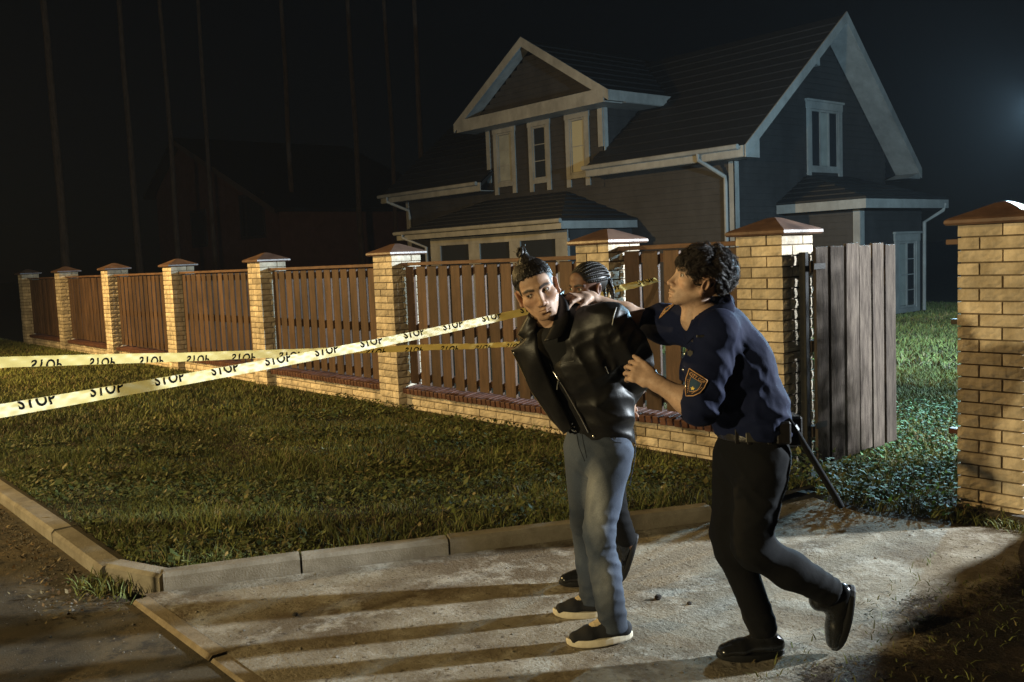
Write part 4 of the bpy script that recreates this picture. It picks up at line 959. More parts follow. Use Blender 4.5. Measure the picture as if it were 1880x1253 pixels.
# ---- shoes: upper and sole in the foot's own frame
def shoe(parent,ank,fwd,up,L,style,kind):
    Rm=frame(fwd,up); o=V3(*ank); S=L/.28
    s=Sdf()
    s.cap((0,-.005,.05),(0,.0,.125 if style=='boot' else .085),.043,.041,w=(0,1,0),k=1.12,sm=.02)
    s.cap((0,-.045,.045),(0,.03,.045),.037,.038,sm=.02); s.cap((0,.03,.05),(0,.10,.040),.038,.036,w=(1,0,0),k=1.1,sm=.02); s.cap((0,.10,.036),(0,.160,.030),.036,.027,w=(1,0,0),k=1.28,sm=.02)
    s.cut((0,0,.018),(0,0,-1)); 
    if style=='boot': s.cap((0,.135,.045),(0,.165,.034),.022,.02,w=(1,0,0),k=1.5,sm=.015)
    s.fold((0,.085,.07),(0,1,.2),.0016,.016,.045,1)
    V,F=s.mesh((-.07,-.10,.0),(.07,.21,.19),.0055*1.); 
    up_=body_obj('shoe',xf(V*S,(Rm,o,1)),F,None,MATS['shoe_leather'] if style=='boot' else MATS['shoe_canvas'],parent)
    # sole
    mb=MB(); N=26; out=[]
    for i in range(N):
        a=2*PI*i/N; y=.058+.137*math.cos(a); w_=.046+.006*math.sin((y+.02)*16) ; x=w_*math.sin(a)*(1.0 if abs(math.cos(a))<.9 else .95); out.append((x*1.03,y))
    h=.026 if style=='boot' else .030
    lv=[(0,.985),(.006,1.02),(h-.006,1.03),(h,1.0)]
    vs=[];fs=[]
    for z,k in lv:
        for x,y in out: vs.append(xf(np.array([[x*k,.058+(y-.058)*k,z+.006*max(0,(y-.13)/.06)**2]])*S,(Rm,o,1))[0])
    for r in range(len(lv)-1):
        for i in range(N): fs.append((r*N+i,r*N+(i+1)%N,(r+1)*N+(i+1)%N,(r+1)*N+i))
    fs+=[tuple(range(N))[::-1],tuple(range((len(lv)-1)*N,len(lv)*N))]
    MB().add(vs,fs).build('sole',MATS['rubber_black'] if style=='boot' else MATS['rubber_white'],up_,smooth=False)
    if style!='boot':
        t=Sdf().cap((0,.035,.088),(0,.085,.070),.020,.016,w=(1,0,0),k=1.3,sm=.01).cap((0,.02,.10),(0,.03,.118),.020,.022,w=(1,0,0),k=1.4,sm=.012); t.fold((0,.05,.085),(0,1,-.3),.003,.013,.05,2)
        V,F=t.mesh((-.05,-.02,.04),(.05,.12,.16),.004); body_obj('laces',xf(V*S,(Rm,o,1)),F,None,MATS['laces_beige'],up_)
    else:
        mb=MB()
        for k in range(4):
            y=.05+.022*k; z=.096-.011*k
            mb.tube([xf(np.array([[x*.02,y+.004*x,z-.012*abs(x)]])*S,(Rm,o,1))[0] for x in(-1,-.4,.4,1)],.0022,5)
        mb.build('laces',MATS['rubber_black'],up_)
    return up_
mat('shoe_leather',(.012,.012,.012),.22,spec=.6,bump=.1,bscale=40); mat('shoe_canvas',(.014,.014,.016),.85,bump=.2,bscale=300); mat('rubber_black',(.010,.010,.010),.6); mat('rubber_white',(.68,.62,.48),.6,(.55,.48,.36),20); mat('laces_beige',(.55,.44,.28),.8,(.42,.33,.2),60)
M_skin=mat('skin',(1,1,1),.55,(.80,.77,.75),70,attr='tint',spec=.32,bump=.25,bscale=350,dist=.0012)
M_eye=mat('eye',(1,1,1),.08,attr='tint',spec=.6)
M_leather=mat('black_leather',(.006,.0055,.005),.46,(.011,.010,.0095),30,spec=.30,bump=.35,bscale=90,dist=.002)
M_denim=mat('denim',(1,1,1),.85,(.72,.74,.78),240,attr='tint',bump=.35,bscale=600,dist=.001,detail=2)
M_shirt=mat('navy_uniform_cloth',(.0034,.0072,.034),.85,(.0025,.0055,.026),300,bump=.3,bscale=60,dist=.003,spec=.2)
M_trous=mat('black_trouser_cloth',(.0055,.0055,.006),.9,(.004,.004,.0045),260,bump=.25,bscale=70,dist=.003,spec=.15)
M_tee=mat('black_cotton',(.010,.010,.010),.9,(.006,.006,.006),200)
M_hair=mat('black_hair',(.010,.008,.006),.45,(.018,.013,.010),90,spec=.4); M_hair2=mat('dark_brown_hair',(.012,.008,.006),.5,(.022,.014,.009),120,spec=.35)
M_metal=mat('bright_metal',(.75,.74,.70),.22,metal=1); M_belt=mat('belt_leather',(.014,.012,.011),.32,spec=.55,bump=.2,bscale=60)
def on_front(s,P,d=(0,1,0),lim=.5,lift=.0):
    """slide points along d onto the surface of a field"""
    P=np.array(P,float); d=unit(d); out=[]
    for p in np.atleast_2d(P):
        q=p-d*lim*.5; t=0
        for _ in range(90):
            v=float(s.at(q)); 
            if v<.0006: break
            q=q+d*max(v*.7,.0006); t+=1
            if (q-p)@d>lim*.5: q=p; break
        out.append(q-d*lift)
    return np.array(out)
def loft(name,A,B,n,bulge,th,m,parent,bdir):
    A,B=smooth_path(A,24),smooth_path(B,24); bd=unit(bdir); V=[];F=[]
    for i in range(len(A)):
        for j in range(n+1):
            t=j/n; V.append(A[i]*(1-t)+B[i]*t+bd*bulge*4*t*(1-t))
    for i in range(len(A)-1):
        for j in range(n): a=i*(n+1)+j; F.append((a,a+1,a+n+2,a+n+1))
    o=link(name,np_mesh(name,V,F),m,parent,True); md=o.modifiers.new('th','SOLIDIFY'); md.thickness=th; md.offset=0; return o

# ================================================================== the arrested man
man=empty('person',(-2.850,2.865,0),YAW,'young man with a top knot in open black leather jacket and blue jeans, led away','person')
T=(frame((.03,-.98,-.15),(-.34,-.10,.93)),V3(-.247,-.160,1.517),1.07)
hs,V,F,C=head_mesh(dict(jaw=.96,open=.0042,lip=(.36,.16,.12),stubble=.10,scalp=lambda x,y,z:np.where((x>.066)&(z<.024)&(y>-.042),-1,np.minimum(z-(-.012+.25*np.maximum(y,-.02)),.050-y+.25*z))),(.47,.295,.195),(.010,.008,.006),[((0,-.015,-.06),(0,-.03,-.135),.052,.055)])
parts=[(xf(V,T),F,C)]
sk=np.array((.46,.285,.19))
b=Sdf(); nk=xf(np.array([[0,-.03,-.10]]),T)[0]
b.cap(nk,(-.155,-.085,1.33),.055,.062,sm=.03).cap((-.24,-.02,1.33),(-.03,-.16,1.36),.05,.05,sm=.05)
b.chain([((-.15,-.08,1.30),.10),((-.06,-.04,1.15),.11),((0,0,.92),.105)],w=(.7,-.7,0),k=1.25,sm=.04)
for h_,k_,a_ in (((.041,-.085,.80),(-.012,-.13,.45),(.010,-.17,.09)),((-.045,.07,.79),(-.054,.12,.42),(-.03,.15,.09))): b.chain([(h_,.075),(k_,.048),(a_,.038)],sm=.03)
b.chain([((.05,-.18,1.35),.045),((.148,-.125,1.215),.04),((.150,.06,1.03),.03)],sm=.02); b.chain([((-.245,.06,1.28),.045),((-.18,.24,1.05),.04),((.06,.17,.99),.03)],sm=.02)
v,f=b.mesh((-.36,-.28,.0),(.30,.36,1.5),.011); parts.append((v,f,sk))
for wr,fd,nr,sd in (((.150,.06,1.03),(.05,.45,-.6),(.9,.2,.2),1),((.06,.17,.99),(.7,-.05,-.25),(0,.9,.2),-1)):
    hd=Sdf(); hand(hd,wr,fd,nr,[.35,.4,.45,.5],sd); v,f=hd.mesh(V3(*wr)-.16,V3(*wr)+.16,.0042); parts.append((v,f,sk))
body=body_obj('body',*merge(parts),M_skin,man)
eyeball(body,T,(.50,.84,-.12),(.03,.016,.009),M_eye)
# hair: slick top gathered into a knot
h=Sdf(); h.ell((0,-.022,.034),(.0780,.0990,.0840),sm=.01); h.ell((0,.030,.040),(.0640,.0550,.0535),sm=.03); h.cut((0,.078,.064),(0,.40,-.9),sm=.012); h.noise(.0012,160,4); h.cap((0,-.02,.112),(0,-.026,.132),.030,.020,sm=.02)
h.post.append(lambda P,D:D+.0014*np.sin(np.arctan2(P[:,0],P[:,1]+.03)*46+14*P[:,2]))
V,F=h.mesh((-.09,-.13,-.04),(.09,.09,.16),.003); hair=body_obj('hair',xf(V,T),F,None,M_hair,man)
kn=Sdf(); kn.ell((.002,-.028,.143),(.020,.021,.021),sm=.01); kn.post.append(lambda P,D:D+.0028*np.sin(np.arctan2(P[:,0],P[:,1]+.028)*5+P[:,2]*240)); kn.cap((.006,-.024,.158),(-.010,-.03,.166),.007,.004,sm=.012)
V,F=kn.mesh((-.04,-.07,.10),(.05,.02,.20),.003); body_obj('top_knot',xf(V,T),F,None,M_hair,hair)
hfull=Sdf(); hfull.ell((0,-.022,.034),(.0780,.0990,.0840),sm=.01); hfull.ell((0,.030,.040),(.0640,.0550,.0535),sm=.03)
mb=MB(); rr=random.Random(3)
for k in range(1000):
    a=rr.uniform(0,6.28); rr2=1-.45*rr.uniform(0,1)**2; q0=V3(math.cos(a)*.079*rr2,-.022+math.sin(a)*.100*rr2,0); zz=.034+.0850*math.sqrt(max(0,1-rr2*rr2*.98)); 
    if .40*(q0[1]-.078)-.9*(zz-.064)>0: zz=.064+.40*(q0[1]-.078)/.9; q0=q0*V3(1,1,0); e2=(q0[0]/.0785)**2+((q0[1]+.022)/.0995)**2; sc=math.sqrt(max(1e-4,(1-((zz-.034)/.0845)**2)/max(e2,1e-4))); q0=V3(q0[0]*sc,-.022+(q0[1]+.022)*sc,0)
    p0=V3(q0[0],q0[1],zz+rr.uniform(-.004,.003)); p2=V3(.012*math.cos(a),-.027+.012*math.sin(a),.132); d=p0-V3(0,-.022,.034); pm=(p0*.55+p2*.45)-V3(0,-.022,.034); e_=math.sqrt((pm[0]/.0790)**2+(pm[1]/.1002)**2+(pm[2]/.0852)**2); pth=[]; up_=rr.uniform(1.004,1.022)
    for u in (0,.12,.26,.42,.58,.74,.88,1):
        pq=p0*(1-u)+p2*u-V3(0,-.022,.034); e_=math.sqrt((pq[0]/.0785)**2+(pq[1]/.0995)**2+(pq[2]/.0845)**2); w_=min(1,(1-u)*3); pth.append(V3(0,-.022,.034)+pq*(w_*up_/e_+(1-w_)))
    pth=np.array(pth)
    for _ in range(3): dd=pth-V3(0,-.022,.034); pth=pth+dd/np.linalg.norm(dd,axis=1)[:,None]*np.clip(.0008-hfull.at(pth),0,.02)[:,None]
    mb.tube(xf(pth,T),[.0005,.0009,.0010,.0010,.0010,.0010,.0009,.0008],3)
for k in range(0):
    a=rr.uniform(0,6.28); p0=V3(.055*math.cos(a)*1.0,-.03+.06*math.sin(a),.095); p2=V3(.018*math.cos(a),-.027+.018*math.sin(a),.130); p1=(p0+p2)/2+V3(0,0,.012)+V3(rr.uniform(-.004,.004),rr.uniform(-.004,.004),rr.uniform(0,.006)); mb.tube(xf(np.array([p0,p1,p2]),T),.0012,4)
for k in range(14):
    a=rr.uniform(0,6.28); p0=V3(.02*math.cos(a),-.028+.02*math.sin(a),.15); p1=p0+V3(rr.uniform(-.02,.02),rr.uniform(-.02,.02),rr.uniform(.0,.022)); p2=p1+V3(rr.uniform(-.012,.012),rr.uniform(-.012,.012),rr.uniform(-.01,.012)); mb.tube(xf(np.array([p0,p1,p2]),T),.0005,3)
mb.build('loose_strands',M_hair,hair,smooth=True)
# black tee
t=Sdf(); t.chain([((-.155,-.09,1.305),.105),((-.075,-.055,1.17),.118),((-.010,-.01,.915),.108)],w=(.7,-.7,0),k=1.22,sm=.04); t.cap((-.24,-.0,1.32),(-.06,-.15,1.35),.062,.06,sm=.05)
t.cap((-.225,-.19,1.395),(-.238,-.235,1.31),.060,.020,sm=.01,sub=True); t.fold((-.12,-.12,1.05),(.5,.2,.8),.004,.07,.2,2)
V,F=t.mesh((-.36,-.26,.82),(.16,.2,1.46),.007); body_obj('shirt',V,F,None,M_tee,man)
# jeans
j=Sdf(); j.cap((.003,0,.915),(-.002,-.005,.80),.118,.132,w=(.72,-.69,0),k=1.14,sm=.04)
j.chain([((.046,-.085,.80),.096),((-.022,-.130,.47),.067),((-.002,-.155,.30),.066),((.024,-.168,.075),.062)],sm=.018)
j.chain([((-.056,.055,.80),.092),((-.062,.10,.45),.068),((-.045,.13,.26),.064),((-.030,.15,.075),.064)],sm=.018)
j.cut((0,0,.93),(.0,0,1)); j.cut((0,0,.058),(0,0,-1))
j.fold((.01,-.165,.12),(0,0,1),.0085,.060,.11,1).fold((-.01,-.16,.40),(.45,0,.9),.008,.07,.12,9).fold((.05,-.12,.88),(.3,0,.95),.004,.04,.1,10).fold((-.03,.15,.12),(0,0,1),.008,.050,.10,2).fold((-.01,-.15,.45),(.25,0,1),.006,.055,.11,3).fold((-.06,-.06,.80),(.75,0,.65),.006,.06,.12,4).fold((.07,-.12,.72),(-.6,.1,.8),.005,.075,.16,5).fold((-.01,-.17,.28),(.4,0,1),.005,.09,.12,6).fold((-.05,.1,.45),(.2,0,1),.006,.055,.1,7)
j.noise(.0022,14,5).ridge(.0026,26,41,(1,1,.8)).ridge(.0016,52,43)
V,F=j.mesh((-.22,-.32,.03),(.24,.28,.96),.0075)
fade=np.clip(1-np.sqrt(((V[:,0]+.03)/.055)**2+((V[:,2]-.60)/.20)**2),0,1)*(V[:,1]<.02)+.55*np.clip(1-np.sqrt(((V[:,0]+.015)/.05)**2+((V[:,2]-.27)/.13)**2),0,1)
C=np.array((.046,.058,.082))*(1+.28*wsum(V,13,8))[:,None]; C=C+np.clip(fade*1.2*(1+.25*wsum(V*V3(1,1,.25),60,9)),0,1)[:,None]*np.array((.25,.25,.235)); C=np.maximum(C,.02)
body_j=body_obj('jeans',V,F,C,M_denim,man); jeans_s=j
# seams, pocket, fly as raised cords
M_seam=mat('denim_seam',(.06,.07,.09),.9)
mb=MB()
for path in ([(.145,-.07,.90),(.15,-.08,.80),(.115,-.12,.66)],[(.085,-.15,.915),(.06,-.165,.87),(.04,-.17,.915)]):
    mb.tube(on_front(j,smooth_path(path,16),(0,1,0),.5,.0002),.0013,5)
mb.build('seam',M_seam,body_j,smooth=True)
mb=MB()
for path in ([(-.098,-.10,.90),(-.092,-.13,.84),(-.070,-.15,.775)],[(.030,-.19,.885),(.055,-.18,.862),(.085,-.165,.856)],[(-.078,-.12,.90),(-.072,-.15,.85),(-.062,-.16,.79)]): mb.tube(on_front(j,smooth_path(path,12),(0,1,0),.5,.0004),.0016,5)
mb.build('pocket_seam',mat('dark_seam',(.018,.022,.03),.9),body_j,smooth=True)
# belt and buckle
bl=Sdf(); bl.cap((.002,0,.935),(.002,0,.903),.121,.123,w=(.72,-.69,0),k=1.14,sm=.01); bl.cut((0,0,.940),(0,0,1)); bl.cut((0,0,.900),(0,0,-1))
V,F=bl.mesh((-.2,-.2,.88),(.2,.2,.96),.006); belt=body_obj('belt',V,F,None,M_belt,man)
bc=on_front(bl,[(-.108,-.10,.918)],(.3,1,0),.5,.003)[0]
mb=MB(); c=bc; r=[(math.cos(a)*.024,0,math.sin(a)*.02) for a in np.linspace(0,2*PI,13)]; mb.tube([c+V3(*q) for q in r],.0034,6,cap=False); mb.tube([c+V3(-.02,-.002,0),c+V3(.022,-.002,0)],.0024,5); mb.build('buckle',M_metal,belt,smooth=True)
# leather jacket
J=Sdf(); Wd=(.68,-.73,0)
J.chain([((.012,.005,.84),.125),((-.005,-.015,1.02),.135),((-.055,-.065,1.20),.142),((-.105,-.085,1.31),.118)],w=Wd,k=1.25,sm=.05)
J.cap((-.235,.035,1.315),(.045,-.185,1.372),.072,.082,sm=.06)
J.cap((-.13,-.07,1.36),(-.165,-.085,1.425),.088,.070,sm=.04)
J.chain([((.040,-.185,1.355),.084),((.105,-.170,1.275),.080),((.150,-.130,1.205),.074),((.160,-.05,1.12),.068),((.150,.05,1.04),.058)],sm=.04)
J.chain([((-.240,.05,1.295),.078),((-.19,.22,1.07),.07),((.03,.17,.99),.058)],sm=.04)
zp=np.array([(-.244,-.220,1.310),(-.233,-.220,1.247),(-.219,-.210,1.196),(-.204,-.200,1.156),(-.184,-.200,1.124),(-.158,-.190,1.078),(-.123,-.180,1.009),(-.091,-.170,.946),(-.069,-.160,.895)])
J.cut((-.178,-.2,1.118),(-.90,.05,-.40),(-.5,-.5,.5),(.3,.02,1.32),sm=.01)
J.cap((-.195,-.30,1.46),(-.225,-.20,1.32),.062,.032,sm=.01,sub=True)      # neck opening
J.cap((-.200,-.19,1.62),(-.175,-.10,1.42),.075,.058,sm=.01,sub=True)
J.cut((-.03,-.12,.865),(-.18,.05,-.95),sm=.006)
J.fold((.11,-.20,1.26),(.9,.1,.5),.010,.075,.12,1).fold((.178,-.1,1.14),(.2,.5,.9),.010,.065,.12,2).fold((.02,-.17,1.05),(-.5,0,.86),.008,.12,.2,3).fold((-.11,-.20,1.20),(.9,0,.35),.007,.095,.16,4).fold((.08,-.1,.95),(.5,0,.86),.009,.085,.16,5).fold((-.06,-.2,.95),(.85,0,.5),.006,.08,.12,6).fold((.06,-.22,1.36),(.6,0,-.8),.006,.06,.10,7)
J.noise(.0035,11,9).ridge(.0050,20,51).ridge(.0025,45,53)
V,F=J.mesh((-.40,-.34,.78),(.32,.36,1.52),.0068); V=laplace(V,F,1,.35); jk=body_obj('jacket',V,F,None,M_leather,man)
zs=on_front(J,zp+V3(.017,0,.006),(0,1,0),.5,.009); mb=MB(); mb.tube(smooth_path(zs,40),.0040,6); mb.build('zipper',M_metal,jk,smooth=True)
mb=MB(); mb.tube([zs[4]+V3(-.004,-.008,0),zs[4]+V3(-.010,-.012,-.018),zs[4]+V3(-.012,-.012,-.036)],[.0045,.003,.004],6); mb.build('zip_pull',M_metal,jk)
flap_out=[(-.280,-.140,1.419),(-.331,-.120,1.326),(-.305,-.120,1.304),(-.361,-.100,1.261),(-.321,-.100,1.176),(-.281,-.090,1.078),(-.207,-.080,.956),(-.149,-.080,.892)]
flap_in=[(-.250,-.150,1.386),(-.256,-.170,1.356),(-.255,-.170,1.329),(-.251,-.180,1.271),(-.231,-.170,1.197),(-.197,-.140,1.100),(-.149,-.120,1.007),(-.120,-.120,.917)]
def lin(pts,n):
    P=np.array(pts,float); s_=np.linspace(0,len(P)-1,n); return np.array([P[min(int(u),len(P)-2)]*(1-(u-min(int(u),len(P)-2)))+P[min(int(u),len(P)-2)+1]*(u-min(int(u),len(P)-2)) for u in s_])
A,B=lin(flap_out,43),smooth_path(flap_in,43); N_=8; Vv=[];Ff=[]
for i in range(43):
    for k in range(N_+1):
        u=k/N_; Vv.append(A[i]*(1-u)+B[i]*u+V3(-.4,-.9,0)*(.016*math.sin(PI*u)+.005*math.sin(i*.5+u*4)))
for i in range(42):
    for k in range(N_): a=i*(N_+1)+k; Ff.append((a,a+1,a+N_+2,a+N_+1))
o=link('lapel',np_mesh('lapel',Vv,Ff),M_leather,jk,True); md=o.modifiers.new('th','SOLIDIFY'); md.thickness=.005; md.offset=0
loft('jacket_front',[(-.262,-.13,1.40),(-.30,-.09,1.25),(-.25,-.08,1.10),(-.19,-.06,.98),(-.125,-.07,.89)],[(-.25,-.02,1.38),(-.24,.0,1.25),(-.18,.02,1.10),(-.11,.03,.98),(-.04,.04,.87)],6,.0,.006,M_leather,jk,(0,1,0))
mb=MB(); mb.tube(A+V3(-.002,-.004,0),.0018,4); mb.build('lapel_piping',mat('edge_stitch',(.22,.17,.10),.5),jk)
loft('collar',[(-.150,-.120,1.492),(-.124,-.160,1.456),(-.118,-.205,1.391),(-.152,-.232,1.322)],[(-.169,-.120,1.463),(-.173,-.175,1.414),(-.190,-.215,1.365),(-.226,-.238,1.305)],5,.010,.006,M_leather,jk,(.5,-.85,0))
loft('collar',[(-.150,-.120,1.492),(-.13,-.03,1.50),(-.18,.02,1.475),(-.262,-.02,1.44),(-.280,-.135,1.419)],[(-.165,-.13,1.43),(-.14,-.04,1.43),(-.18,.0,1.41),(-.245,-.03,1.39),(-.252,-.14,1.39)],4,.006,.006,M_leather,jk,(0,1,0))
def stud(p,r,parent,nm='stud',d=(0,1,0)):
    d=unit(d); bm=bmesh.new(); bmesh.ops.create_uvsphere(bm,u_segments=10,v_segments=6,radius=r); me=bpy.data.meshes.new(nm); bm.to_mesh(me); bm.free(); co=np.array([v.co[:] for v in me.vertices]); co-=np.outer(co@d,d)*.45; me.vertices.foreach_set('co',(co+np.array(p)).astype(np.float32).ravel()); return link(nm,me,M_metal,parent,True)
stud(on_front(J,[(-.029,-.17,.884)],lift=.002)[0],.0065,jk); stud((-.350,-.122,1.250),.0055,jk)
for a,b_ in (((.019,-.22,1.192),(.032,-.22,1.160)),):
    q=on_front(J,[a,b_],lift=.002); mb=MB(); mb.tube(q,.0032,6); mb.build('pocket_zip',M_metal,jk)
mb=MB(); mb.tube(on_front(J,smooth_path([(-.166,-.22,1.200),(-.135,-.22,1.211),(-.107,-.22,1.217)],8),lift=.001),.0022,5); mb.build('seam',mat('leather_seam',(.02,.018,.016),.5),jk)
sh=smooth_path([(.070,-.20,1.430),(.055,-.24,1.398),(.047,-.26,1.362)],10); mb=MB(); mb.tube(on_front(J,sh,(0,1,0),.6,.001),.0019,5); mb.build('shoulder_piping',mat('pale_piping',(.5,.5,.48),.4),jk,smooth=True)
# shoes
shoe(man,(.022,-.17,.012),(-1,-.06,-.075),(-.075,0,1),.285,'low',0).name='sneaker'
shoe(man,(-.020,.150,.0),(-1,.02,0),(0,0,1),.285,'low',0).name='sneaker'

# ================================================================== the officer
cop=empty('person',(-2.217,3.094,0),YAW,'dark haired officer in navy uniform shirt gripping the arrested man from behind','person')
T=(frame((-.925,-.14,.30),(.30,-.03,.95)),V3(-.200,-.003,1.531),1.03)
hs,V,F,C=head_mesh(dict(jaw=1.0,open=.0045,lip=(.40,.20,.15),stubble=.12,stache=.55,scalp=lambda x,y,z:np.where((x>.064)&(z<.026)&(y>-.045),-1,np.minimum(z-.012-.55*y,.045-y))),(.52,.35,.25),(.022,.014,.010),[((0,-.015,-.06),(0,-.035,-.15),.050,.054)])
parts=[(xf(V,T),F,C)]; sk=np.array((.50,.33,.23))
b=Sdf(); nk=xf(np.array([[0,-.03,-.11]]),T)[0]
b.cap(nk,(-.14,0,1.36),.053,.06,sm=.03).cap((-.16,-.12,1.36),(-.19,.13,1.37),.05,.05,sm=.05)
b.chain([((-.13,0,1.32),.095),((-.085,0,1.2),.105),((0,0,.93),.105)],w=(.43,-.9,0),k=1.3,sm=.04)
b.chain([((.0,-.085,.83),.08),((-.038,-.10,.47),.052),((.29,-.05,.26),.04)],sm=.03); b.chain([((-.016,.07,.82),.08),((-.085,.03,.47),.052),((.03,-.02,.10),.04)],sm=.03)
v,f=b.mesh((-.33,-.22,.03),(.40,.22,1.46),.011); parts.append((v,f,sk))
# near forearm and gripping hand
a=Sdf(); a.cap((-.17,-.16,1.27),(-.215,-.150,1.035),.045,.043,sm=.03).chain([((-.215,-.150,1.035),.046),((-.275,-.125,1.070),.044),((-.385,-.075,1.140),.030)],w=(0,.3,1),k=1.06,sm=.03)
a.cap((-.23,-.14,1.045),(-.29,-.115,1.08),.047,.040,sm=.03)
hand(a,(-.392,-.072,1.144),(-.80,.28,.42),(.02,-.93,.30),[.55,.62,.66,.70],1,1.05,tcurl=.6,tdir=(-.55,.30,.72))
v,f=a.mesh((-.58,-.24,.96),(-.10,.30,1.36),.0042); parts.append((v,f,sk*(1+.03*wsum(v,50,4))[:,None]))
# far arm, hand hooked over the shoulder
a=Sdf(); a.chain([((-.20,.14,1.36),.045),((-.375,.32,1.355),.044),((-.45,.318,1.392),.042),((-.592,.302,1.455),.028)],sm=.03)
hand(a,(-.605,.290,1.468),(-.83,-.52,.06),(.10,-.20,.97),[.40,.48,.52,.55],-1,1.08,spread=.28,tcurl=.25,tdir=(-.45,-.72,-.42))
v,f=a.mesh((-.86,.05,1.25),(-.14,.44,1.55),.0042); parts.append((v,f,sk*(1+.03*wsum(v,50,5))[:,None]))
body=body_obj('body',*merge(parts),M_skin,cop)
eyeball(body,T,(.15,.95,-.2),(.04,.022,.012),M_eye)
# wavy hair: base mass and curls
h=Sdf(); h.ell((0,-.026,.046),(.081,.101,.085),sm=.01); h.cut((0,.088,.038),(0,.62,-.78),sm=.01); h.noise(.004,70,3)
h.ell((.088,-.004,-.016),(.03,.030,.036),sm=.008,sub=True).ell((-.088,-.004,-.016),(.03,.030,.036),sm=.008,sub=True)
V,F=h.mesh((-.11,-.15,-.11),(.11,.11,.16),.0034); hair=body_obj('hair',xf(V,T),F,None,M_hair2,cop)
rr=random.Random(11); mb=MB(); n=0
def lock(p,flow,out,sd,L,R0,tw,r_,K=8,lift=.012):
    ph0=rr.uniform(0,6.28); pts=[]
    for k in range(K):
        u=k/(K-1); q=p+flow*L*u+out*(.001+lift*math.sin(PI*min(u*1.15,1))-.010*u*u); a_=ph0+u*2*PI*tw; pts.append(q+(out*math.cos(a_)*.6+sd*math.sin(a_))*R0*(.4+.6*u))
    mb.tube(xf(np.array(pts),T),[r_*.8]+[r_]*(K-3)+[r_*.7,r_*.25],3)
while n<760:
    th,ph=rr.uniform(0,2*PI),math.acos(rr.uniform(-.75,1)); d=V3(math.sin(ph)*math.cos(th),math.sin(ph)*math.sin(th),math.cos(ph)); p=V3(0,-.026,.046)+d*V3(.084,.105,.089)
    if .62*(p[1]-.088)-.78*(p[2]-.038)>.002 or (abs(p[0])>.05 and abs(p[1]+.006)<.042 and p[2]<.034): continue
    n+=1; out=unit(d/V3(.084,.105,.089)); flow=V3(rr.uniform(-.5,.5),(1.0 if p[1]>-.01 and p[2]>.06 else -1.0)+rr.uniform(-.4,.4),-.45+rr.uniform(-.5,.4)); flow=unit(flow-out*(flow@out)); sd=np.cross(out,flow)
    L=rr.uniform(.03,.058); R0=rr.uniform(.003,.008); tw=rr.uniform(.7,1.3); lf=rr.uniform(.004,.016); st=rr.getstate()
    for c in range(9):                                               # a lock is a bundle of fine strands
        j=V3(rr.gauss(0,.0034),rr.gauss(0,.0034),rr.gauss(0,.0034)); s2=random.Random(n*31); keep=rr.getstate(); rr.seed(n); lock(p+j,flow,out,sd,L*(.85+.05*c),R0,tw,.00072,8,lf); rr.setstate(keep)
for k in range(34):                                                  # fringe over the brow
    x0=rr.uniform(-.072,.066); p=V3(x0,.080-.5*x0*x0/.08,.080-.25*abs(x0)); L=rr.uniform(.030,.055); fl=unit(V3(-.12+rr.uniform(-.3,.3),.55,-.9))
    for c in range(6): lock(p+V3(rr.gauss(0,.003),rr.gauss(0,.002),rr.gauss(0,.002)),fl,V3(0,1,.2),V3(1,0,0),L,rr.uniform(.003,.006),1.1,.0008,9,.010)
for k in range(16):                                                  # temple lock swept forward on the near side
    lock(V3(-.076+rr.gauss(0,.002),.012+rr.uniform(-.016,.016),.040),unit(V3(-.02,.80,-.55)),V3(-1,0,0),V3(0,.5,.8),.062,.002,.8,.0013,9,.006)
mb.build('curls',M_hair2,hair,smooth=True)
# uniform shirt
S=Sdf(); WD=(.40,-.92,0)
S.chain([((.008,0,.90),.135),((-.012,0,1.02),.138),((-.075,0,1.19),.142),((-.115,0,1.31),.118)],w=WD,k=1.22,sm=.05)
S.cap((-.150,-.115,1.348),(-.195,.14,1.375),.070,.072,sm=.06); S.cap((-.13,0,1.36),(-.150,0,1.405),.085,.070,sm=.04)
S.chain([((-.160,-.140,1.318),.076),((-.205,-.150,1.19),.082),((-.228,-.145,1.060),.088)],w=(.3,-.2,.1),k=1.05,sm=.045)
S.chain([((-.205,.14,1.345),.086),((-.30,.24,1.345),.072),((-.368,.315,1.352),.054)],w=(0,.2,1),k=1.1,sm=.05)
S.cut((-.295,-.115,1.055),(-.86,.30,.30),(-.5,-.3,.85),(-.20,.0,1.15),sm=.006)
S.cap((-.27,-.13,1.060),(-.36,-.09,1.11),.060,.060,sm=.006,sub=True)
S.cut((-.372,.32,1.355),(-.88,.35,.2),(-.6,.15,1.2),(-.3,.5,1.5),sm=.006)
S.cap((-.170,-.02,1.52),(-.185,-.02,1.40),.072,.052,sm=.012,sub=True); S.cap((-.235,-.055,1.46),(-.258,-.06,1.375),.036,.010,sm=.012,sub=True)
S.cut((0,0,.905),(0,0,-1))
S.fold((.08,-.06,1.0),(.1,.1,1),.007,.055,.13,1).ridge(.0032,22,61,(1,1,.7)).ridge(.0018,48,63).fold((.03,-.1,1.2),(.9,0,.42),.006,.12,.2,2).fold((-.22,-.2,1.08),(.5,.1,.85),.008,.06,.11,3).fold((-.18,-.2,1.22),(.75,0,.6),.006,.09,.13,4).fold((-.30,.2,1.33),(.8,.2,.5),.007,.06,.13,5).fold((-.08,-.13,1.02),(.4,0,.9),.006,.07,.16,6).fold((.06,-.09,.93),(.1,0,1),.007,.04,.09,7).fold((-.2,-.1,1.28),(.6,0,.8),.005,.05,.1,8).noise(.003,12,4)
V,F=S.mesh((-.44,-.32,.87),(.24,.44,1.50),.0065); V=laplace(V,F,1,.3); shirt=body_obj('shirt',V,F,None,M_shirt,cop)
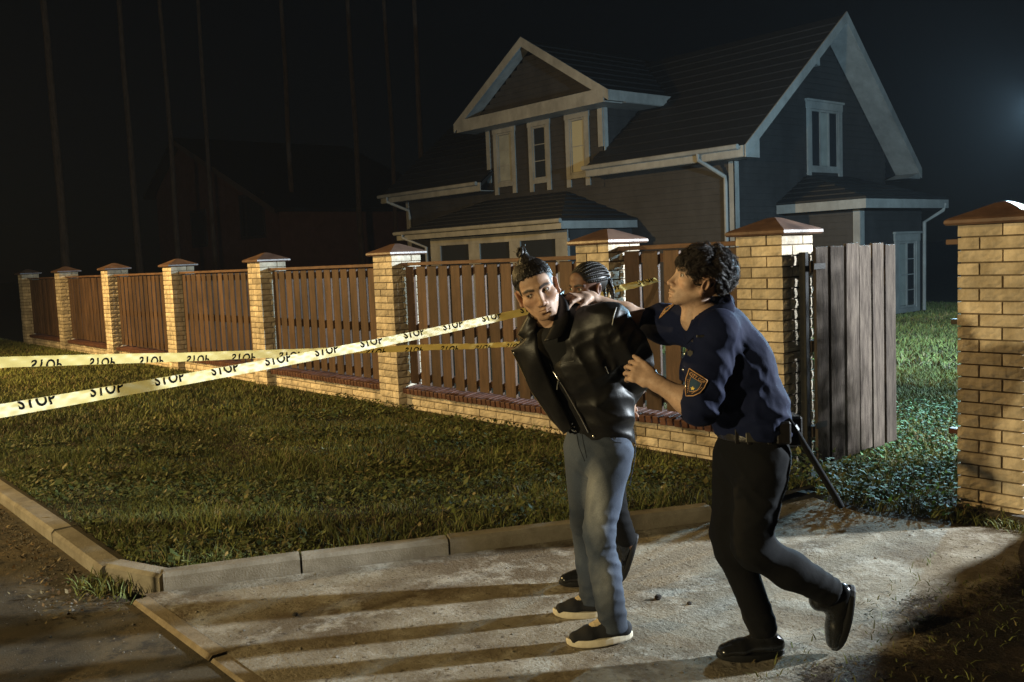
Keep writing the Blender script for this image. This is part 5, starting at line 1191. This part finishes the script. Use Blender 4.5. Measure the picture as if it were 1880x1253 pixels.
loft('collar',[(-.085,-.045,1.462),(-.10,-.085,1.445),(-.165,-.105,1.425),(-.245,-.095,1.365),(-.268,-.085,1.325)],[(-.075,-.055,1.435),(-.085,-.105,1.405),(-.155,-.130,1.385),(-.235,-.130,1.325),(-.268,-.105,1.290)],4,.004,.005,M_shirt,shirt,(.2,-.9,.3))
loft('collar',[(-.085,-.045,1.462),(-.08,.0,1.47),(-.095,.05,1.46),(-.16,.075,1.44),(-.24,.03,1.38)],[(-.070,-.055,1.43),(-.062,.0,1.435),(-.08,.07,1.43),(-.16,.10,1.40),(-.25,.04,1.34)],4,.004,.005,M_shirt,shirt,(.9,0,.3))
# shield patches on the sleeves: cloth shield, gold border, lettering, star
M_gold=mat('gold_thread',(.62,.36,.17),.6,(.5,.27,.12),200); M_navyp=mat('patch_cloth',(.02,.016,.022),.9); M_blue=mat('patch_blue',(.03,.06,.10),.9); M_star=mat('patch_yellow',(.75,.55,.10),.7)
def patch(field,c,right,down,dirv,hgt):
    """shield drawn on a plane, then pressed on to the sleeve"""
    c,r,d=V3(*c),unit(right),unit(down); P=lambda u,v:c+r*u*hgt+d*v*hgt
    ol=[(-.26,-.50),(-.02,-.36),(.20,-.25),(.38,-.14),(.30,.12),(.16,.32),(-.06,.46),(-.30,.50),(-.345,.20),(-.34,-.15)]
    def place(pts,lift): return on_front(field,[P(*q) for q in pts],dirv,.24,lift)
    def fan(name,o,lift,m,par):
        cx=(sum(p[0] for p in o)/len(o),sum(p[1] for p in o)/len(o)); rings=[[(cx[0]+(p[0]-cx[0])*k,cx[1]+(p[1]-cx[1])*k) for p in o] for k in(.33,.66,1)]
        n=len(o); vs=list(place([cx],lift))+[q for rg_ in rings for q in place(rg_,lift)]; fs=[(0,1+i,1+(i+1)%n) for i in range(n)]
        for k in range(2): fs+=[(1+k*n+i,1+(k+1)*n+i,1+(k+1)*n+(i+1)%n,1+k*n+(i+1)%n) for i in range(n)]
        return MB().add(vs,fs).build(name,m,par)
    base=fan('shield_patch',ol,.0045,M_navyp,shirt)
    sc=lambda k,o=ol:[(x*k-.0,y*k+.0) for x,y in o]
    def line(name,o,rad,m):
        q=[]
        for i in range(len(o)):
            a,b_=o[i],o[(i+1)%len(o)]; q+=[(a[0]*(1-t)+b_[0]*t,a[1]*(1-t)+b_[1]*t) for t in(0,.5)]
        pts=place(q+[q[0]],.0050); mb=MB(); mb.tube(pts,rad,5,cap=False); mb.build(name,m,base)
    line('border',ol,.0018,M_gold); line('inner_border',[(x*.58-.03,y*.56+.05) for x,y in ol],.0012,M_gold)
    fan('emblem_field',[(x*.52-.03,y*.5+.05) for x,y in ol],.0056,M_blue,base)
    star=[(-.10+.085*(1 if k%2==0 else .42)*math.sin(k*PI/5),.20-.085*(1 if k%2==0 else .42)*math.cos(k*PI/5)) for k in range(10)]; fan('star',star,.0068,M_star,base)
    for txt,a,b_,sz in (('CITY COP',(-.25,-.325),(.29,-.045),.165),):
        wm=word_mesh(txt,1,.012); vs=np.array([v.co[:] for v in wm.vertices]); fs=[tuple(p.vertices) for p in wm.polygons]; wl_=vs[:,0].max(); ex=np.array(b_)-np.array(a); ln=np.linalg.norm(ex); ex/=ln; ey=np.array((ex[1],-ex[0]))
        uv=[np.array(a)+ex*(v[0]/wl_*ln)+ey*(v[1]*sz-.04) for v in vs]
        MB().add(place(uv,.0056),fs).build('lettering',M_gold,base)
    mb=MB()                                                          # worn stitched rows down both edges, too small to read
    for a,b_ in (((-.255,.38),(-.275,-.12)),((-.12,.385),(.225,.125))):
        for k in range(8):
            f=(k+.2)/8; g_=(k+.75)/8; mb.tube(place([(a[0]*(1-f)+b_[0]*f,a[1]*(1-f)+b_[1]*f),(a[0]*(1-g_)+b_[0]*g_,a[1]*(1-g_)+b_[1]*g_)],.0054),.0016,4)
    mb.build('stitching',M_gold,base)['kind']='stuff'
patch_rows=[]
patch(S,(-.262,-.23,1.154),(.90,0,-.10),(-.10,0,-.99),(.10,1,-.05),.105)
patch(S,(-.292,.17,1.408),(.85,.5,.15),(-.45,.1,-.75),(.05,.85,-.5),.075)
# badge, name bar, buttons, radio mic
mb=MB()
for p in ((-.252,-.11,1.30),(-.262,-.10,1.255),(-.25,-.10,1.20),(-.235,-.10,1.14)):
    q=on_front(S,[p],(.5,.85,0),.4,.002)[0]; stud(q,.0052,shirt,'button',(.5,.85,0))
q=on_front(S,[(-.215,-.16,1.325)],(.4,.9,0),.4,.004)[0]; MB().box((-.020,-.002,-.005),(.020,.002,.005)).build('name_bar',M_metal,shirt,bevel=.001).location=q
q=on_front(S,[(-.242,-.13,1.262)],(.5,.85,0),.4,.004)[0]
mb=MB(); ol=[(math.cos(a)*.012*(1 if k%2 else .72),math.sin(a)*.014*(1 if k%2 else .72)) for k,a in enumerate(np.linspace(0,2*PI,13)[:-1])]; mb.prism([(q[0]+u,q[1]-.3*u,q[2]+v) for u,v in ol],(-.002,-.004,0)); mb.build('badge',M_metal,shirt)
# trousers, belt
tr=Sdf(); tr.cap((.010,0,.915),(.004,0,.82),.132,.140,w=(.45,-.89,0),k=1.08,sm=.04)
tr.chain([((.018,-.075,.815),.110),((-.030,-.100,.50),.080),((-.020,-.098,.465),.078),((.12,-.075,.375),.072),((.285,-.052,.268),.062)],sm=.03)
tr.chain([((-.040,.065,.81),.105),((-.088,.03,.50),.074),((-.075,.02,.42),.070),((.024,-.02,.12),.058)],sm=.03)
tr.cut((0,0,.925),(0,0,1)); tr.cut((.300,-.05,.258),(.82,.1,-.55),(.2,-.2,.1),(.5,.1,.45)); tr.cut((0,0,.085),(0,0,-1),(-.2,-.2,-.1),(.15,.2,.2))
tr.fold((-.03,-.15,.48),(.5,0,.9),.006,.06,.11,1).fold((-.05,-.1,.76),(.6,0,.8),.008,.07,.15,2).fold((.25,-.05,.29),(.8,0,-.5),.007,.045,.08,3).fold((.02,0,.14),(.2,0,1),.006,.045,.09,4).fold((.03,-.14,.66),(-.4,0,.9),.005,.09,.16,5).noise(.0025,12,6).ridge(.0024,22,71,(1,1,.7)).ridge(.0014,50,73)
V,F=tr.mesh((-.24,-.26,.06),(.40,.24,.96),.0075); body_obj('trousers',V,F,None,M_trous,cop)
bl=Sdf(); bl.cap((.010,0,.945),(.010,0,.902),.141,.143,w=(.45,-.89,0),k=1.08,sm=.01); bl.cut((0,0,.950),(0,0,1)); bl.cut((0,0,.898),(0,0,-1))
V,F=bl.mesh((-.2,-.22,.87),(.22,.22,.97),.006); belt=body_obj('duty_belt',V,F,None,M_belt,cop)
for x in (-.085,-.045,.03): q=on_front(bl,[(x,-.15,.924)],(0,1,0),.4,.004)[0]; MB().box((-.008,-.003,-.030),(.008,.004,.030)).build('keeper',M_belt,belt,bevel=.002).location=q
q=on_front(bl,[(-.03,-.15,.924)],(0,1,0),.4,.003)[0]; MB().box((-.030,-.004,-.019),(.030,.001,.019)).build('buckle_plate',mat('dull_metal',(.25,.24,.21),.35,metal=.9),belt,bevel=.002).location=q
for p,s_ in (((.150,-.03,.925),(.030,.055,.06)),((.085,-.135,.935),(.03,.02,.045))): MB().box([-v for v in s_],s_).build('pouch',M_belt,belt,bevel=.008).location=p
# boots: planted right foot, left foot pushing off on its toe
shoe(cop,(.030,-.022,.0),(-1,-.10,0),(0,0,1),.285,'boot',0).name='boot'
shoe(cop,(.372,-.045,.205),(-.215,.06,-.97),(-.97,.0,.215),.285,'boot',0).name='boot'
# baton hanging from the belt
bt=empty('baton',(-2.217,3.094,0),YAW,'long black baton hanging from the officer belt','baton')
mb=MB(); mb.tube([(.110,-.125,.985),(.135,-.122,.945),(.30,-.10,.66),(.322,-.097,.622)],[.010,.0125,.0135,.0125],10); mb.build('shaft',M_trous,bt,smooth=True)
mb=MB(); mb.tube([(.128,-.122,.957),(.140,-.121,.937)],[.017,.017],10); mb.build('ring',mat('black_plastic',(.012,.012,.012),.4),bt)

# ================================================================== the woman behind
wom=empty('person',(-3.238,3.293,0),YAW,'woman with black cornrow braids walking behind the two men, face half hidden','person')
T=(frame((-.80,-.58,-.10),(-.05,-.05,1)),V3(-.055,.005,1.490),1.0)
hs,V,F,C=head_mesh(dict(wide=.97,jaw=.92,open=.0054,lip=(.16,.06,.05),res=.0032,scalp=lambda x,y,z:np.where((x>.063)&(z<.024)&(y>-.042),-1,np.minimum(z+.010-.75*y,.06-y+.15*z))),(.17,.085,.052),(.008,.006,.006),[((0,-.015,-.06),(0,-.03,-.16),.046,.05)])
parts=[(xf(V,T),F,C)]; sk=np.array((.17,.085,.052)); b=Sdf()
b.cap((-.03,.01,1.38),(-.025,0,1.30),.05,.055,sm=.03); b.chain([((-.02,0,1.25),.09),((-.01,0,1.08),.09),((0,0,.84),.10)],w=(.5,-.85,0),k=1.3,sm=.04)
b.chain([((.02,-.08,.80),.075),((.03,-.08,.42),.05),((.10,-.06,.20),.04)],sm=.03); b.chain([((-.02,.08,.80),.075),((-.053,.04,.42),.05),((-.07,0,.09),.04)],sm=.03)
b.chain([((.055,-.15,1.26),.042),((.09,-.18,1.02),.036),((.0,-.2,.86),.028)],sm=.03); b.chain([((-.085,.15,1.26),.042),((-.04,.2,1.02),.036),((.06,.12,.86),.028)],sm=.03)
hand(b,(.0,-.2,.86),(-.5,-.05,-.8),(.1,-1,0),[.25]*4,1,.92); hand(b,(.06,.12,.86),(-.5,-.05,-.8),(.1,1,0),[.25]*4,-1,.92)
v,f=b.mesh((-.33,-.3,.0),(.22,.3,1.44),.010); parts.append((v,f,sk)); body=body_obj('body',*merge(parts),M_skin,wom)
eyeball(body,T,(-.05,1,0),(.02,.012,.008),M_eye)
c_=Sdf(); c_.chain([((0,0,.80),.125),((-.01,0,1.05),.11),((-.02,0,1.24),.11)],w=(.5,-.85,0),k=1.3,sm=.05); c_.cap((.055,-.14,1.26),(-.085,.14,1.26),.065,.065,sm=.05)
c_.chain([((.055,-.15,1.26),.062),((.09,-.18,1.02),.052),((.005,-.195,.88),.042)],sm=.03); c_.chain([((-.085,.15,1.26),.062),((-.04,.2,1.02),.052),((.055,.125,.88),.042)],sm=.03); c_.cut((0,0,.80),(0,0,-1)).fold((0,-.1,1.05),(.4,0,.9),.006,.08,.2,1)
V,F=c_.mesh((-.3,-.3,.76),(.22,.3,1.36),.009); body_obj('jacket',V,F,None,M_tee,wom)
l_=Sdf(); l_.cap((0,0,.84),(0,0,.80),.118,.122,w=(.5,-.85,0),k=1.15,sm=.03).chain([((.02,-.075,.80),.09),((.03,-.08,.42),.062),((.085,-.065,.245),.055)],sm=.025).chain([((-.02,.075,.80),.09),((-.053,.04,.42),.062),((-.07,.005,.14),.055)],sm=.025); l_.cut((0,0,.86),(0,0,1)).fold((.05,-.1,.35),(.2,0,1),.006,.05,.12,1)
V,F=l_.mesh((-.2,-.22,.08),(.2,.22,.9),.009); body_obj('trousers',V,F,None,M_trous,wom)
shoe(wom,(-.070,.0,.0),(-1,-.15,0),(0,0,1),.26,'boot',0).name='boot'
shoe(wom,(.128,-.06,.185),(-.33,.0,-.94),(-.94,0,.33),.26,'boot',0).name='boot'
h=Sdf(); h.ell((0,-.024,.032),(.0745,.0965,.0805),sm=.01); h.cut((0,.066,.062),(0,.70,-.71),sm=.006)
V,F=h.mesh((-.09,-.13,-.09),(.09,.09,.13),.0036); hair=body_obj('hair',xf(V,T),F,None,M_hair,wom)
for i in range(-6,7):
    fi=i*.265; pts=[]
    for k in range(30):
        u=k/29; th=.62+u*2.1                                        # from the hairline over the crown to the nape
        y=math.cos(th); z=math.sin(th); d=V3(z*math.sin(fi),y,z*math.cos(fi)); pts.append(V3(0,-.024,.032)+d*V3(.0785,.1005,.0845))
    e=pts[-1]; L=.13+.03*math.sin(i*2.1)
    for k in range(1,16): u=k/15; pts.append(e+V3(.004*math.sin(u*7+i),-.020*math.sin(u*2.2),-L*u))
    P=smooth_path(pts,130); rad=[.0066*(1+.28*math.sin(q*1.55))*(1 if q<118 else (130-q)/14) for q in range(130)]
    mb=MB(); mb.tube(xf(P,T),[max(r_,.001) for r_ in rad],6); mb.build('braid',M_hair,hair,smooth=True)

# ------------------------------------------------------------------ bag added on the road to cast a shadow into the lower left corner
bag=Sdf(); bag.cap((-.76,0,.16),(.76,0,.16),.155,.145,w=(0,1,0),k=1.2,sm=.02); bag.cut((0,0,.015),(0,0,-1),sm=.03).fold((0,0,.2),(1,.2,0),.010,.25,.8,1)
V,F=bag.mesh((-1.0,-.26,-.02),(1.0,.26,.36),.016); kb=empty('shadow_bag',(-4.98,.10,-.015),.05,'long black bag added on the road to cast a shadow, outside the lower left corner','bag'); body_obj('shell',V,F,None,M_trous,kb)
for x in(-.18,.18): MB().tube([(x,-.13,.25),(x,-.05,.33),(x,.05,.33),(x,.13,.25)],.012,6).build('handle',M_belt,kb)

# ------------------------------------------------------------------ night air: thin even haze round the whole place
hz=MB().box((-170,-40,-1.2),(70,75,42)).build('haze'); hm=bpy.data.materials.new('thin_haze'); hm.use_nodes=True; hn=hm.node_tree.nodes; hn.remove(hn['Principled BSDF'])
pv=hn.new('ShaderNodeVolumePrincipled'); pv.inputs['Color'].default_value=(.92,.95,1,1); pv.inputs['Density'].default_value=HAZE; hm.node_tree.links.new(pv.outputs[0],hn['Material Output'].inputs['Volume']); hz.data.materials.append(hm); hz['kind']='stuff'; hz['label']='thin night haze around the whole scene'; hz['category']='haze'
